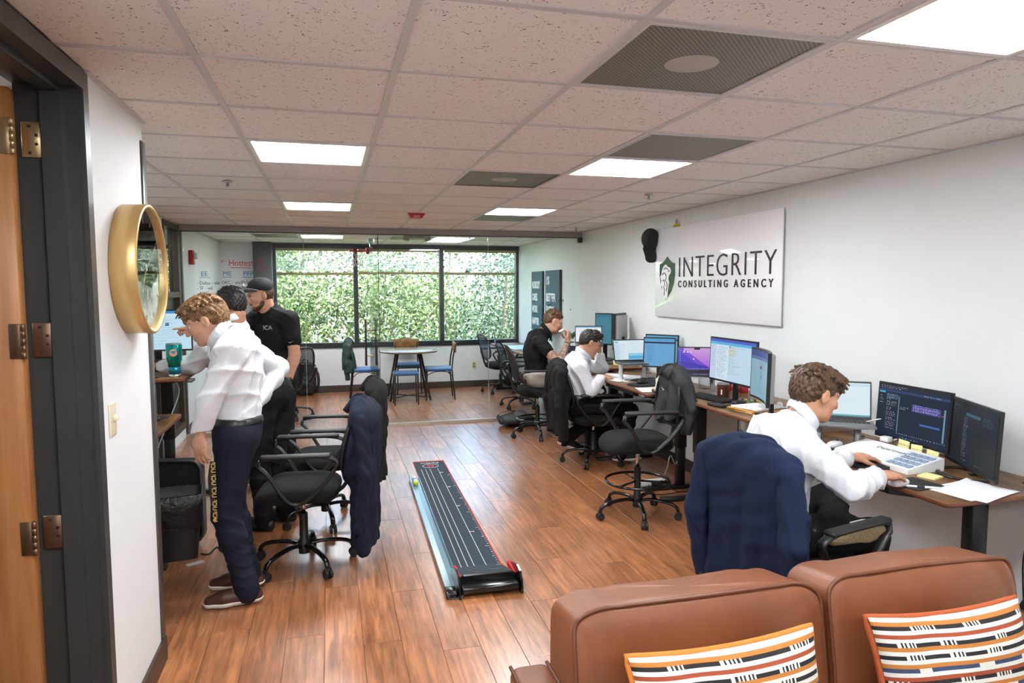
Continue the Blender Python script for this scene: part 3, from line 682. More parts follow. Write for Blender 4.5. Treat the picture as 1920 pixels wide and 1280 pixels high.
def mouse(label, loc, yaw, mt):
    t = thing('computer_mouse', label, 'mouse', loc, yaw, 'computer mice')
    squad(MB(), (0,0,.014), (.032,.055,.020), .8, .75, 20, 10, fn=lambda p: Vector((p.x, p.y, max(p.z, -.012)))).build('shell', mt, t)
    MB().cyl((-.004, .028, .032), (.004, .028, .032), .007, n=10).build('scroll_wheel', M_rub, t)
    return t
def block(name, label, cat, mb, mt, loc, rz=0, group=None):
    o = mb.build(name, mt, None, loc, (0, 0, rz)); return tag(o, label, cat, group)
def cable(label, pts, mt, r=.003, name='cable', n=6): return tag(MB().tube(bez(pts, 6), r, n).build(name, mt), label, 'cable')
# ================================================================== PEOPLE (implicit surfaces, meshed with surface nets)
A3 = lambda *v: np.array(v, np.float32)
def nrm(v): v = np.asarray(v, np.float32); return v/(np.linalg.norm(v)+1e-9)
def Cp(a, ra, b, rb, k=.02, flat=None, op='u'): return ('c', np.asarray(a, np.float32), ra, np.asarray(b, np.float32), rb, k, flat, op)
def El(c, r, fr=None, k=.02, op='u'): return ('e', np.asarray(c, np.float32), np.asarray(r, np.float32), np.eye(3, dtype=np.float32) if fr is None else np.asarray(fr, np.float32), k, op)
def Pl(p, n): return ('p', np.asarray(p, np.float32), nrm(n))          # keeps the side the normal points away from
def net(prims, vox, wrinkle=None):
    lo = np.full(3, 1e9); hi = -lo
    for q in prims:
        if q[0] == 'c' and q[7] == 'u':
            m_ = max(q[2], q[4])*(1.4 if q[6] is None else max(1.4, q[6][1]))
            lo = np.minimum(lo, np.minimum(q[1], q[3])-m_); hi = np.maximum(hi, np.maximum(q[1], q[3])+m_)
        elif q[0] == 'e' and q[5] == 'u': m_ = q[2].max(); lo = np.minimum(lo, q[1]-m_); hi = np.maximum(hi, q[1]+m_)
    lo = lo-.03; hi = hi+.03; n = np.ceil((hi-lo)/vox).astype(int)+1
    D = np.full(n, .2, np.float32); ax = [(lo[i]+vox*np.arange(n[i])).astype(np.float32) for i in range(3)]
    for q in prims:
        if q[0] == 'p':
            d = (ax[0][:, None, None]-q[1][0])*q[2][0]+(ax[1][None, :, None]-q[1][1])*q[2][1]+(ax[2][None, None, :]-q[1][2])*q[2][2]
            np.maximum(D, d, out=D); continue
        if q[0] == 'c': mg = max(q[2], q[4])*(1. if q[6] is None else max(1., q[6][1]))+q[5]+.04; b0 = np.minimum(q[1], q[3])-mg; b1 = np.maximum(q[1], q[3])+mg
        else: mg = q[2].max()+q[4]+.04; b0 = q[1]-mg; b1 = q[1]+mg
        i0 = np.clip(((b0-lo)/vox).astype(int), 0, n-1); i1 = np.clip(((b1-lo)/vox).astype(int)+2, 1, n)
        if (i1 <= i0).any(): continue
        X = ax[0][i0[0]:i1[0], None, None]; Y = ax[1][None, i0[1]:i1[1], None]; Z = ax[2][None, None, i0[2]:i1[2]]
        if q[0] == 'c':
            _, a, ra, b, rb, k, flat, op = q; ba = b-a; L2 = float(ba@ba)+1e-9
            px, py, pz = X-a[0], Y-a[1], Z-a[2]
            t = np.clip((px*ba[0]+py*ba[1]+pz*ba[2])/L2, 0, 1); qx, qy, qz = px-t*ba[0], py-t*ba[1], pz-t*ba[2]
            if flat is not None:                       # flat=(axis, factor): thinner along axis (<1) or wider (>1)
                f = flat[0]; dd = qx*f[0]+qy*f[1]+qz*f[2]; g = 1/flat[1]-1; qx, qy, qz = qx+dd*g*f[0], qy+dd*g*f[1], qz+dd*g*f[2]
            d = np.sqrt(qx*qx+qy*qy+qz*qz)-(ra+t*(rb-ra))
            if flat is not None and flat[1] < 1: d = d*min(1, flat[1]*1.4)
        else:
            _, c, r, fr, k, op = q; px, py, pz = X-c[0], Y-c[1], Z-c[2]
            u = [(px*fr[i][0]+py*fr[i][1]+pz*fr[i][2])/r[i] for i in range(3)]
            k0 = np.sqrt(u[0]**2+u[1]**2+u[2]**2); k1 = np.sqrt((u[0]/r[0])**2+(u[1]/r[1])**2+(u[2]/r[2])**2)+1e-6; d = k0*(k0-1)/k1
        S = D[i0[0]:i1[0], i0[1]:i1[1], i0[2]:i1[2]]
        if op == 'u':
            h_ = np.clip(.5+.5*(S-d)/k, 0, 1); S[...] = S+(d-S)*h_-k*h_*(1-h_)
        else:
            h_ = np.clip(.5-.5*(S+d)/k, 0, 1); S[...] = S+(-d-S)*h_+k*h_*(1-h_)
    if wrinkle is not None:
        m_ = np.abs(D) < .035; I = np.nonzero(m_); p = np.stack([ax[i][I[i]] for i in range(3)], 1); D[I] += wrinkle(p).astype(np.float32)
    # surface nets
    s = D < 0; corner = [(i, j, k) for i in (0, 1) for j in (0, 1) for k in (0, 1)]
    def sub(A, c): return A[c[0]:A.shape[0]-1+c[0], c[1]:A.shape[1]-1+c[1], c[2]:A.shape[2]-1+c[2]]
    cnt = sum(sub(s, c).astype(np.int8) for c in corner); act = (cnt > 0) & (cnt < 8); I = np.nonzero(act); N = len(I[0])
    idx = np.full(act.shape, -1, np.int32); idx[I] = np.arange(N); pos = np.zeros((N, 3), np.float32); w_ = np.zeros((N, 1), np.float32)
    vals = {c: D[I[0]+c[0], I[1]+c[1], I[2]+c[2]] for c in corner}
    for c in corner:
        for a in range(3):
            if c[a]: continue
            e = list(c); e[a] = 1; e = tuple(e); v0, v1 = vals[c], vals[e]; x_ = (v0 < 0) != (v1 < 0)
            t = np.where(x_, v0/np.where(x_, v0-v1, 1), 0); pp = np.tile(np.array(c, np.float32), (N, 1)); pp[:, a] = t
            pos += pp*x_[:, None]; w_ += x_[:, None]
    pos = pos/np.maximum(w_, 1); V = (np.stack(I, 1)+pos)*vox+lo
    Q = []
    for a in range(3):
        b, c = (a+1) % 3, (a+2) % 3
        sl0 = [slice(None)]*3; sl1 = [slice(None)]*3; sl0[a] = slice(0, -1); sl1[a] = slice(1, None)
        e = s[tuple(sl0)] != s[tuple(sl1)]; E_ = np.stack(np.nonzero(e), 1); ok = (E_[:, b] > 0) & (E_[:, c] > 0) & (E_[:, b] < n[b]-1) & (E_[:, c] < n[c]-1); E_ = E_[ok]
        def at(db, dc): F = E_.copy(); F[:, b] -= db; F[:, c] -= dc; return idx[F[:, 0], F[:, 1], F[:, 2]]
        q = np.stack([at(0, 0), at(1, 0), at(1, 1), at(0, 1)], 1); ins = s[E_[:, 0], E_[:, 1], E_[:, 2]]
        q[~ins] = q[~ins][:, ::-1]; Q.append(q)
    return V, np.concatenate(Q)
def np_mesh(name, V, Q, root):
    V = V-np.asarray(root, np.float32); me = bpy.data.meshes.new(name); n, f = len(V), len(Q)
    me.vertices.add(n); me.vertices.foreach_set('co', V.astype(np.float32).ravel()); me.loops.add(f*4); me.loops.foreach_set('vertex_index', Q.astype(np.int32).ravel())
    me.polygons.add(f); me.polygons.foreach_set('loop_start', np.arange(0, f*4, 4, dtype=np.int32)); me.polygons.foreach_set('loop_total', np.full(f, 4, np.int32))
    me.polygons.foreach_set('use_smooth', np.ones(f, bool)); me.update(calc_edges=True); me.validate(); return me
def folds(amp, seed, dirs=None, freq=38):
    r_ = np.random.default_rng(seed); W = []
    for k in range(5):
        d = r_.normal(0, 1, 3) if dirs is None else np.asarray(dirs[k % len(dirs)])+r_.normal(0, .35, 3); W.append((nrm(d)*freq*r_.uniform(.55, 1.5), r_.uniform(0, 6.28), nrm(r_.normal(0, 1, 3))*r_.uniform(5, 11), r_.uniform(0, 6.28)))
    def fn(p):
        o = 0
        for d, ph, g, p2 in W: o = o+((1-np.abs(np.sin(p@d+ph+2.6*np.sin(p@g+p2))))**2.2*-1.3+.35)*np.clip(np.sin(p@g*.8+p2), 0, 1)
        return amp*o
    return fn
# ================================================================== DESKS AND WHAT STANDS ON THEM
ZN, ZM, ZX, ZF = .80, .89, .84, .88
desk('rustic brown standing desk nearest the sofa, under two dark screens', 2.47, 3.165, 2.235, 3.555, ZN, (2.43, 3.36), grommet=True)
desk('rustic brown standing desk with the paper folders and brown mug', 2.47, 3.165, 3.585, 4.985, ZM, (3.79, 4.86), tray=False, keypad=4.80)
desk('rustic brown standing desk with the rolled white paper', 2.46, 3.165, 5.0, 6.40, ZX, (5.16, 6.22), tray=True, keypad=5.12)
desk('rustic brown standing desk farthest along, by the glass wall', 2.47, 3.165, 6.43, 7.83, ZF, (6.60, 7.62), keypad=None, tray=False)
desk('rustic brown raised desk carrying the teal tumbler', -1.60, -.93, 4.83, 6.23, 1.115, (4.98, 6.08), front=1, keypad=4.98, tray=False)
desk('rustic brown lower desk peeking out behind the wall corner', -1.60, -.93, 3.40, 4.74, .90, (3.55, 4.45), front=1, tray=False)
# --- screens
W_, Bl, Gy = (.86,.95,1.0), (.42,.66,.88), (.55,.62,.68)
iA = Img(96, 60, (.012,.022,.045)); iA.rect(0,.93,1,1,(.02,.03,.05)).rect(0,.86,1,.92,(.03,.06,.16)).rect(0,.0,1,.045,(.012,.02,.05)).rect(.0,.83,.09,.865,(.08,.45,.62)).rect(.11,.74,.29,.83,(.06,.10,.16)).rect(.30,.12,.31,.80,(.20,.36,.50)).rect(.94,.12,.955,.72,(.18,.35,.46))
iA.rect(.50,.56,.90,.70,(.085,.07,.30)); iA.lines(.52,.57,.88,.70,5,(.30,.30,.62),.9,.1); iA.rect(.63,.33,.90,.37,(.06,.16,.50)).rect(.905,.58,.935,.605,(.65,.06,.10)); iA.lines(.12,.14,.28,.82,17,(.26,.30,.36),.8,.6); iA.lines(.02,.78,.07,.60,4,(.3,.34,.4)); iA.lines(.33,.55,.46,.62,2,(.28,.3,.33)); iA.lines(.66,.86,.9,.93,1,(.3,.34,.4)); iA.lines(.3,.06,.98,.11,1,(.2,.3,.4),.6,.0); iA.lines(.36,.01,.62,.045,1,(.10,.35,.5),.7,0); iA.lines(.02,.93,.6,.99,2,(.25,.27,.3))
monitor('dark-screened monitor with purple chat bubbles and yellow notes stuck below', (2.945, 2.915), -PI/2-.01, .475, .305, .872, iA, ZN, tilt=-.06, stand='base')
iB = Img(96, 60, (.013,.020,.026)); iB.rect(.36,.80,.66,.855,(.05,.12,.17)); iB.lines(.33,.12,.43,.78,22,(.11,.15,.18),.9,.4); iB.lines(.72,.72,.95,.86,4,(.06,.09,.12)); iB.lines(.05,.78,.25,.95,3,(.06,.08,.10)); iB.lines(.6,.05,.95,.12,1,(.08,.12,.15)); iB.lines(.33,.05,.45,.08,1,(.06,.2,.3))
monitor('nearly black monitor at the wall end of the near desk', (2.935, 2.555), math.atan2(-.908, -.42), .495, .325, .825, iB, ZN, tilt=-.04, stand='ring')
iC = Img(110, 60, (.60,.80,.95)); iC.rect(0,.94,1,1,(.10,.12,.62)).rect(0,.87,1,.94,(.10,.52,.86)).rect(0,0,.15,.87,(.60,.74,.92)).rect(.15,0,.42,.87,(.72,.87,.98)).rect(.06,.885,.13,.93,(.12,.62,.70)); iC.lines(.04,.30,.12,.86,14,(.36,.50,.66)); iC.lines(.21,.05,.40,.84,24,(.38,.52,.64),.9,.6)
for k in range(12): iC.rect(.175,.78-k*.062,.195,.80-k*.062,[(.06,.32,.55),(.45,.05,.30),(.10,.45,.62)][k%3])
iC.lines(.44,.60,.62,.80,8,(.62,.52,.10),1,.5); iC.lines(.44,.15,.72,.58,13,(.42,.56,.66),.9,.6); iC.lines(.46,.80,.80,.88,2,(.40,.5,.62)); iC.rect(.435,.815,.46,.845,(.35,.05,.25))
monitor('wide bright monitor showing a mail list with yellow lines above the brown mug', (2.705, 4.215), -PI/2, .575, .315, 1.025, iC, ZM, tilt=-.03)
iD = Img(80, 60, (.28,.47,.58)); iD.rect(0,.86,1,1,(.06,.08,.28)).rect(0,.80,1,.86,(.10,.20,.36)).rect(.3,.6,.62,.78,(.24,.42,.53)).rect(.33,.62,.40,.68,(.20,.06,.16)); iD.lines(.32,.30,.5,.58,8,(.15,.25,.36)); iD.lines(.3,.1,.6,.25,4,(.2,.35,.48)); iD.rect(.34,.42,.40,.46,(.06,.3,.6))
monitor('curved monitor turned edge-on beside the wide bright one', (2.600, 3.70), math.atan2(-.92, -.39), .47, .325, .985, iD, ZM, curve=.030, tilt=-.02, silver=True, depth=.045)
iE = Img(90, 56, (.18,.06,.72))
for j in range(56):
    for i in range(90):
        u, v = i/90, j/56; e = v-(1.15-1.35*u)
        c = np.array((.10,.06,.62)) if e < -.25 else np.array((.22,.10,.75)) if e < 0 else np.array((.42+.30*v,.30*v+.10,.80))
        if e < 0 and v < .42-.35*u: c = np.array((.07,.05,.50))
        iE.a[j, i] = c*(1-.15*u) if e < 0 else c
iE.rect(.42,.93,.58,1,(.01,.01,.02))
for k in range(8):
    for q in (.83,.92): iE.rect(q,.82-k*.10,q+.035,.86-k*.10,(.75,.75,.85))
    iE.rect(.03,.84-k*.09,.055,.87-k*.09,(.10,.55,.80))
for q in ((.14,.86),(.13,.78),(.22,.78),(.31,.78),(.38,.47)): iE.rect(q[0],q[1],q[0]+.045,q[1]+.055,(.8,.8,.9))
iE.lines(.2,.02,.85,.05,1,(.7,.7,.8),.7,0)
riser('grey stand under the laptop with the purple screen', (2.72, 4.66, ZM), -.40, .28, .22, .14, M_silver)
laptop('laptop with a purple and blue desktop picture on its screen', (2.72, 4.66, ZM), -.40, .31, .215, iE, pm('laptop_dark', (.03,.03,.036), .4, .4), riser=.141, open_=112)
iG = Img(80, 50, (.80,.93,1.0)); iG.rect(0,0,.16,1,(.62,.82,.95)).rect(.42,.02,.98,.34,(.10,.50,.82)).rect(.42,.2,.98,.34,(.35,.68,.88)).rect(.05,.88,.13,.92,(.05,.3,.6)); iG.lines(.18,.05,.40,.85,14,(.5,.62,.72)); iG.lines(.44,.40,.95,.95,9,(.60,.74,.84)); iG.lines(.03,.1,.13,.8,9,(.40,.55,.68))
riser('white stand under the laptop with the pale blue screen', (2.72, 5.80, ZX), -.05, .30, .22, .155, pm('stand_white', (.75,.75,.74), .4))
laptop('laptop with a pale blue web page, raised on a white stand', (2.72, 5.79, ZX), -.05, .335, .225, iG, M_grey, riser=.156, open_=108)
iF = Img(70, 50, (.16,.42,.72)); iF.rect(0,.90,1,1,(.12,.40,.70)).rect(0,.82,1,.88,(.02,.03,.10)); iF.lines(.10,.12,.36,.75,16,(.10,.28,.5)); iF.rect(.62,.5,.66,.53,(.03,.2,.55))
monitor('small plain blue monitor between two laptops', (2.865, 5.62), math.atan2(-.62, .78)*1., .29, .275, .975, iF, ZX, tilt=-.10, stand='base', silver=True)
monitor('second blue monitor standing just behind the small plain blue one', (3.02, 5.88), math.atan2(-.80, .60), .34, .27, .985, iF, ZX, tilt=-.05, stand='base', silver=True)
iH = Img(60, 40, (.95,.97,1.0)); iH.rect(0,.93,1,1,(.2,.5,.75)); iH.lines(.15,.1,.35,.85,12,(.6,.7,.78)); iH.lines(.45,.2,.9,.8,9,(.82,.88,.92))
riser('dark stand under the far laptop with the white screen', (2.74, 7.02, ZF), -.35, .30, .22, .19, M_grey)
laptop('far laptop with a plain white page, behind the dark-haired sitter', (2.74, 7.02, ZF), -.30, .30, .21, iH, M_grey, riser=.191, open_=106)
iI = Img(40, 30, (.07,.24,.32)); iI.rect(0,.9,1,1,(.05,.2,.28))
monitor('teal screen peeking out behind the grey back of another monitor', (2.99, 7.22), -.9, .22, .36, 1.05, iI, ZF, stand='base')
monitor('monitor turned away showing its grey back against the wall', (2.985, 6.80), -2.35, .34, .385, 1.04, iI, ZF, stand='base', silver=True, depth=.05)
iL = Img(90, 60, (.62,.86,1.0)); iL.rect(0,.93,1,1,(.05,.32,.72)).rect(0,.86,1,.93,(.72,.90,1.0)).rect(0,0,.28,.85,(.50,.80,.98)).rect(.62,.62,.68,.70,(.03,.05,.25)); iL.lines(.05,.35,.22,.80,8,(.35,.62,.82)); iL.lines(.33,.06,.90,.80,18,(.42,.66,.84),.9,.6)
monitor('bright blue-white monitor at the raised desk, facing the standing group', (-1.345, 6.03), .05, .52, .335, 1.195, iL, 1.115, tilt=-.05, stand='base')
# --- near desk: small things
keyboard('dark grey keyboard in front of the white keypad box', (2.575, 2.93, ZN), -PI/2+.02, .42, .125, pm('kb_grey', (.03,.031,.033), .5))
ph = thing('keypad_device', 'white wedge-shaped desk device with keypad and papers on top', 'device', (2.765, 2.875, ZN), -PI/2+.06)
MB().prism([(-.115, 0), (.115, 0), (.115, .062), (-.115, .022)], -.235, .235, axis='x').build('case', pm('device_white', (.80,.80,.80), .4), ph)
Ms = T(0, 0, .0425) @ RX(math.atan2(.04, .23))
MB().box(-.235, .06, -.108, .112, .0003, .0020, Ms).build('top_sheet', pm('paper', (.86,.87,.88), .7), ph)
text('Department', .038, K_k, ph, Ms @ T(-.10, .035, .0024), 'lettering', .0003)
kp = MB()
for r_ in range(4):
    for c_ in range(4): kp.box(.085+c_*.036, .113+c_*.036, -.095+r_*.048, -.062+r_*.048, 0, .004, Ms)
kp.build('keypad', pm('keypad_blue_grey', (.25,.33,.45), .5), ph)['kind'] = 'stuff'
mp_ = block('mouse_pad', 'small black mouse pad under the sitter\'s right hand', 'mouse pad', MB().prism(rrect(-.075, .11, -.085, .085, .02), 0, .004), pm('pad_black', (.012,.012,.012), .7), (2.550, 2.495, ZN), .1, 'mouse pads')
mouse('white mouse with dark buttons under the sitter\'s hand', (2.470, 2.492, ZN+.004), -PI/2+.2, pm('mouse_white', (.75,.75,.74), .35))
def curled_paper(label, loc, rz, w, h, mt, curl=.012, name='paper_sheet', seed=0, group='loose papers'):
    o = MB().grid(lambda u, v: ((u-.5)*w, (v-.5)*h, .0015+curl*max(0, u+v-1.35)**1.6*1.8+curl*.25*abs(math.sin(u*3+seed))), 15, 15).build(name, mt, None, loc, (0,0,rz))
    md = o.modifiers.new('paper_thickness', 'SOLIDIFY'); md.thickness = .0008; return tag(o, label, 'paper', group)
def printed_mat(name, c=(.88,.90,.92), ink=(.55,.57,.6), sc=120):
    if name in MATS: return MATS[name]
    mt = pm(name, c, .7); t = mt.node_tree; p = t.nodes['Principled BSDF']
    tc = nd(t, 'ShaderNodeTexCoord'); wv = nd(t, 'ShaderNodeTexWave'); wv.bands_direction = 'X'; wv.inputs['Scale'].default_value = sc/6.283*2; wv.inputs['Distortion'].default_value = .0
    t.links.new(tc.outputs['Object'], wv.inputs[0])
    n = nd(t, 'ShaderNodeTexNoise'); n.inputs['Scale'].default_value = 220; t.links.new(tc.outputs['Object'], n.inputs['Vector'])
    mu = nd(t, 'ShaderNodeMath', operation='MULTIPLY'); t.links.new(wv.outputs['Fac'], mu.inputs[0]); t.links.new(n.outputs[0], mu.inputs[1])
    cr = nd(t, 'ShaderNodeValToRGB'); cr.color_ramp.elements[0].position = .42; cr.color_ramp.elements[0].color = (*c, 1); cr.color_ramp.elements[1].position = .5; cr.color_ramp.elements[1].color = (*ink, 1)
    t.links.new(mu.outputs[0], cr.inputs[0]); t.links.new(cr.outputs[0], p.inputs['Base Color'])
    return mt
M_pap = pm('paper', (.86,.87,.88), .7); M_prn = printed_mat('printed_page')
curled_paper('printed white page at the near corner of the near desk', (2.735, 2.335, ZN+.001), .30, .30, .215, M_prn)
curled_paper('white page lying under the printed page', (2.715, 2.355, ZN), .16, .29, .21, M_pap, .004)
M_yel = pm('sticky_yellow', (.86,.80,.36), .7)
block('sticky_pad', 'pale yellow pad of notes lying beside the mouse pad', 'notepad', MB().box(-.04,.04,-.04,.04,0,.008), M_yel, (2.735, 2.575, ZN), .3, 'yellow sticky notes')
for k, (y, z, r_, lab) in enumerate(((2.925, .865, .04, 'left'), (2.845, .858, -.06, 'middle'), (2.745, .850, .05, 'right'))):
    o = MB().grid(lambda u, v: (-.012-.022*(1-v)**2, (u-.5)*.072, (v-1)*.070), 8, 8).build('sticky_note', printed_mat('sticky_written', (.86,.80,.36), (.45,.42,.2), 160), None, (2.938, y, z+.025), (r_, 0, 0))
    o.modifiers.new('t', 'SOLIDIFY').thickness = .0006; tag(o, f'{lab} one of three yellow notes stuck under the dark chat screen', 'sticky note', 'yellow sticky notes')
pn = thing('pen', 'white pen with black grip beside the mouse pad', 'pen', (2.55, 2.435, ZN+.006), -.55)
MB().cyl((-.06,0,0), (.07,0,0), .006, n=10).build('barrel', pm('pen_white', (.8,.8,.8), .4), pn); MB().cyl((-.025,0,0), (.005,0,0), .0068, n=10).build('grip', M_blk, pn); MB().cyl((-.078,0,0), (-.06,0,0), .0015, .006, 10).build('tip', pm('pen_white'), pn)
riser('low grey stand under the near laptop', (2.80, 3.26, ZN), -.62, .27, .21, .12, M_silver)
iJ = Img(60, 40, (.80,.95,1.0)); iJ.rect(0,0,1,.05,(.15,.45,.55)).rect(0,.90,1,.97,(.62,.85,.95)); iJ.lines(.1,.3,.9,.85,8,(.74,.90,.96))
laptop('grey laptop with a blank pale screen beside the sitter\'s face', (2.80, 3.25, ZN), -.62, .345, .235, iJ, pm('laptop_mid_grey', (.20,.205,.21), .4, .3), riser=.121, open_=104)
block('notebook', 'black notebook with white page edge beside the near keyboard', 'notebook', MB().rbox(-.07,.07,-.10,.10,0,.014,.002,1), pm('book_black', (.02,.02,.022), .5), (2.70, 3.17, ZN), -.5)
mouse('white mouse resting on the black notebook', (2.69, 3.16, ZN+.0145), -1.2, pm('mouse_white'))
tb = thing('tablet', 'small bright tablet with dark green edge under the sitter\'s chin', 'tablet', (2.52, 3.30, ZN), -1.1)
MB().rbox(-.05,.05,-.004,.004,0,.14,.003,1,RX(-.3)).build('case', pm('case_green', (.04,.06,.02), .5), tb); sheet('display', Img(6,8,(.9,.95,1)), lambda u, v: RX(-.3) @ Vector(((u-.5)*.09, -.0048, .006+v*.128)), M_scr, tb)
cable('white charging cable arching from the near laptop', [(2.93,3.20,ZN+.135), (2.96,3.10,ZN+.17), (2.99,3.02,ZN+.15), (2.985,2.99,ZN+.09), (2.93,3.0,ZN+.075)], pm('cable_white', (.8,.8,.8), .5), .004)
block('charger_cube', 'white charger cube on top of the keypad box', 'charger', MB().rbox(-.02,.02,-.025,.025,0,.03,.005,2), pm('cable_white'), (2.90, 3.02, ZN+.062), .2)
cable('black cable hanging down the wall below the near desk', [(3.15,2.42,.76), (3.16,2.41,.6), (3.15,2.43,.4), (3.16,2.42,.15), (3.15,2.42,.02)], M_blk, .004)
# --- folder desk: small things
mg = thing('travel_mug', 'rust brown tumbler mug with clear lid', 'mug', (2.775, 4.42, ZM))
MB().lathe([(.033,0), (.040,.004), (.043,.09), (.043,.10)], 24).build('cup', pm('mug_rust', (.13,.035,.02), .45), mg); MB().lathe([(.0001,.113), (.040,.112), (.044,.106), (.043,.10)], 24).build('lid', pm('lid_clear', (.55,.62,.68), .15), mg)
MB().box(-.044, -.0415, -.004, .004, .03, .065, RZ(.75)).build('mark', M_pap, mg)
keyboard('black keyboard between the brown mug and the desk edge', (2.66, 4.40, ZM), -PI/2+.10, .40, .13)
mouse('black mouse beside the orange folders', (2.72, 4.13, ZM), -1.5, M_blk)
block('wrist_rest', 'black padded wrist rest at the front edge of the folder desk', 'wrist rest', squad(MB(), (0,0,.011), (.035,.075,.011), .6, .6), pm('pad_black'), (2.535, 4.11, ZM), .2)
M_fold = pm('folder_orange', (.52,.24,.045), .6)
for k, (dx, dy, r_, mt, lab) in enumerate(((0,0,.12,M_fold,'bottom orange'), (.005,.0,.05,pm('folder_cream', (.70,.62,.45), .6),'cream'), (-.004,.004,.16,M_fold,'upper orange'))):
    block('folder', f'{lab} folder in the stack of papers on the folder desk', 'folder', MB().rbox(-.16,.16,-.12,.12,0,.006,.001,1), mt, (2.72+dx, 3.90+dy, ZM+.0005+k*.0065), r_, 'folders in the paper stack')
for k in range(3):
    curled_paper(('top white sheet', 'second white sheet', 'third white sheet')[k]+' of the stack of folders', (2.725, 3.905, ZM+.020+(2-k)*.0022), .10+.07*k, .29, .22, M_pap, .002, seed=k, group='sheets on the folders')
block('note_cube', 'crumpled pale yellow notes under the curved monitor', 'notes', MB().rbox(-.045,.045,-.06,.06,0,.012,.003,1), M_yel, (2.88, 4.02, ZM), .5, 'yellow sticky notes')
block('paper_ball', 'small white ball beside the pale yellow notes', 'ball', MB().ell((0,0,.022), .022, 14), M_pap, (2.90, 3.935, ZM))
for k, (c, lab) in enumerate((((.75,.68,.05),'yellow'), ((.10,.55,.15),'green'), ((.80,.72,.10),'second yellow'))):
    hl = thing('highlighter', f'{lab} highlighter pen lying behind the mug', 'highlighter', (2.82+.035*k, 4.22-.03*k, ZM+.009), .8+.25*k, 'highlighters')
    MB().cyl((-.05,0,0), (.03,0,0), .009, n=10).build('barrel', pm('hl_'+lab, c, .4), hl); MB().cyl((.03,0,0), (.065,0,0), .0075, n=10).build('cap', M_blk if k else pm('hl_'+lab), hl)
block('clear_box', 'clear plastic box behind the stool jacket', 'box', MB().rbox(-.04,.04,-.05,.05,0,.12,.004,1), glass_mat('clear_plastic', (.75,.78,.80), 1.0), (2.90, 4.87, ZM))
block('red_can', 'red can with white label under the wide bright monitor', 'can', MB().lathe([(.026,0), (.033,.006), (.033,.105), (.027,.115)], 20), pm('can_red', (.55,.03,.04), .35), (2.99, 4.70, ZM))
block('red_box', 'red box with white label beside the red can', 'box', MB().rbox(-.03,.03,-.05,.05,0,.075,.002,1), pm('box_red', (.50,.04,.05), .5), (3.06, 4.62, ZM))
for k, p in enumerate(([(2.75,3.87,ZM-.02), (2.62,3.80,ZM-.09), (2.55,3.86,ZM-.16), (2.62,3.98,ZM-.06)], [(2.56,4.70,ZM-.03), (2.55,4.64,ZM-.12), (2.58,4.58,ZM-.10), (2.66,4.52,ZM-.04)])):
    cable(('black cable looping below the folder desk', 'black cable bundle below the stool jacket')[k], p, M_blk, .004)
# --- rolled paper desk
keyboard('black keyboard beside the rolled white paper', (2.80, 5.62, ZX), -PI/2+.25, .42, .14)
block('mouse_pad', 'black wrist pad mat at the corner of the rolled-paper desk', 'mouse pad', MB().prism(rrect(-.13,.13,-.10,.10,.05), 0, .012), pm('pad_black'), (2.66, 5.50, ZX), .3, 'mouse pads')
mouse('black mouse on the wrist pad mat', (2.66, 5.52, ZX+.0125), -1.3, M_blk)
curled_paper('large white sheet hanging over the edge at the sitter\'s hand', (2.60, 6.0, ZX), .35, .30, .42, M_pap, .006)
rl = thing('paper_roll', 'rolled white paper lying across the desk', 'paper roll', (2.66, 5.93, ZX+.022), -.85)
MB().tube([(-.18+.03*i,0,0) for i in range(13)], .021, 16, caps=False).build('outer_roll', M_pap, rl).modifiers.new('t','SOLIDIFY').thickness = .002
MB().tube([(-.18+.03*i,0,0) for i in range(13)], .012, 12, caps=False).build('inner_roll', M_pap, rl)
curled_paper('white sheet at the near corner of the rolled-paper desk', (2.585, 5.22, ZX), -.2, .20, .26, M_pap, .003)
block('phone', 'dark phone under the hand of the white-shirted sitter', 'phone', MB().rbox(-.035,.035,-.07,.07,0,.008,.003,1), M_blk, (2.555, 6.03, ZX+.007), -.6)
block('card', 'small black card on the large white sheet', 'card', MB().box(-.03,.03,-.012,.012,0,.004), M_blk, (2.66, 5.83, ZX+.007), .3)
cable('tangled white earphone wire on the rolled paper', [(2.60,6.05,ZX+.02), (2.63,5.98,ZX+.055), (2.68,5.98,ZX+.06), (2.66,6.04,ZX+.03), (2.62,5.99,ZX+.05), (2.70,6.03,ZX+.02)], pm('cable_white'), .002)
block('sticky_pad', 'pale yellow pad below the small plain blue monitor', 'notepad', MB().box(-.02,.02,-.035,.035,0,.05), M_yel, (2.83, 5.52, ZX), .4, 'yellow sticky notes')
block('phone', 'black phone lying on a paper at the stool end of the rolled-paper desk', 'phone', MB().rbox(-.035,.035,-.07,.07,0,.008,.003,1), M_blk, (2.63, 5.08, ZX), -.9)
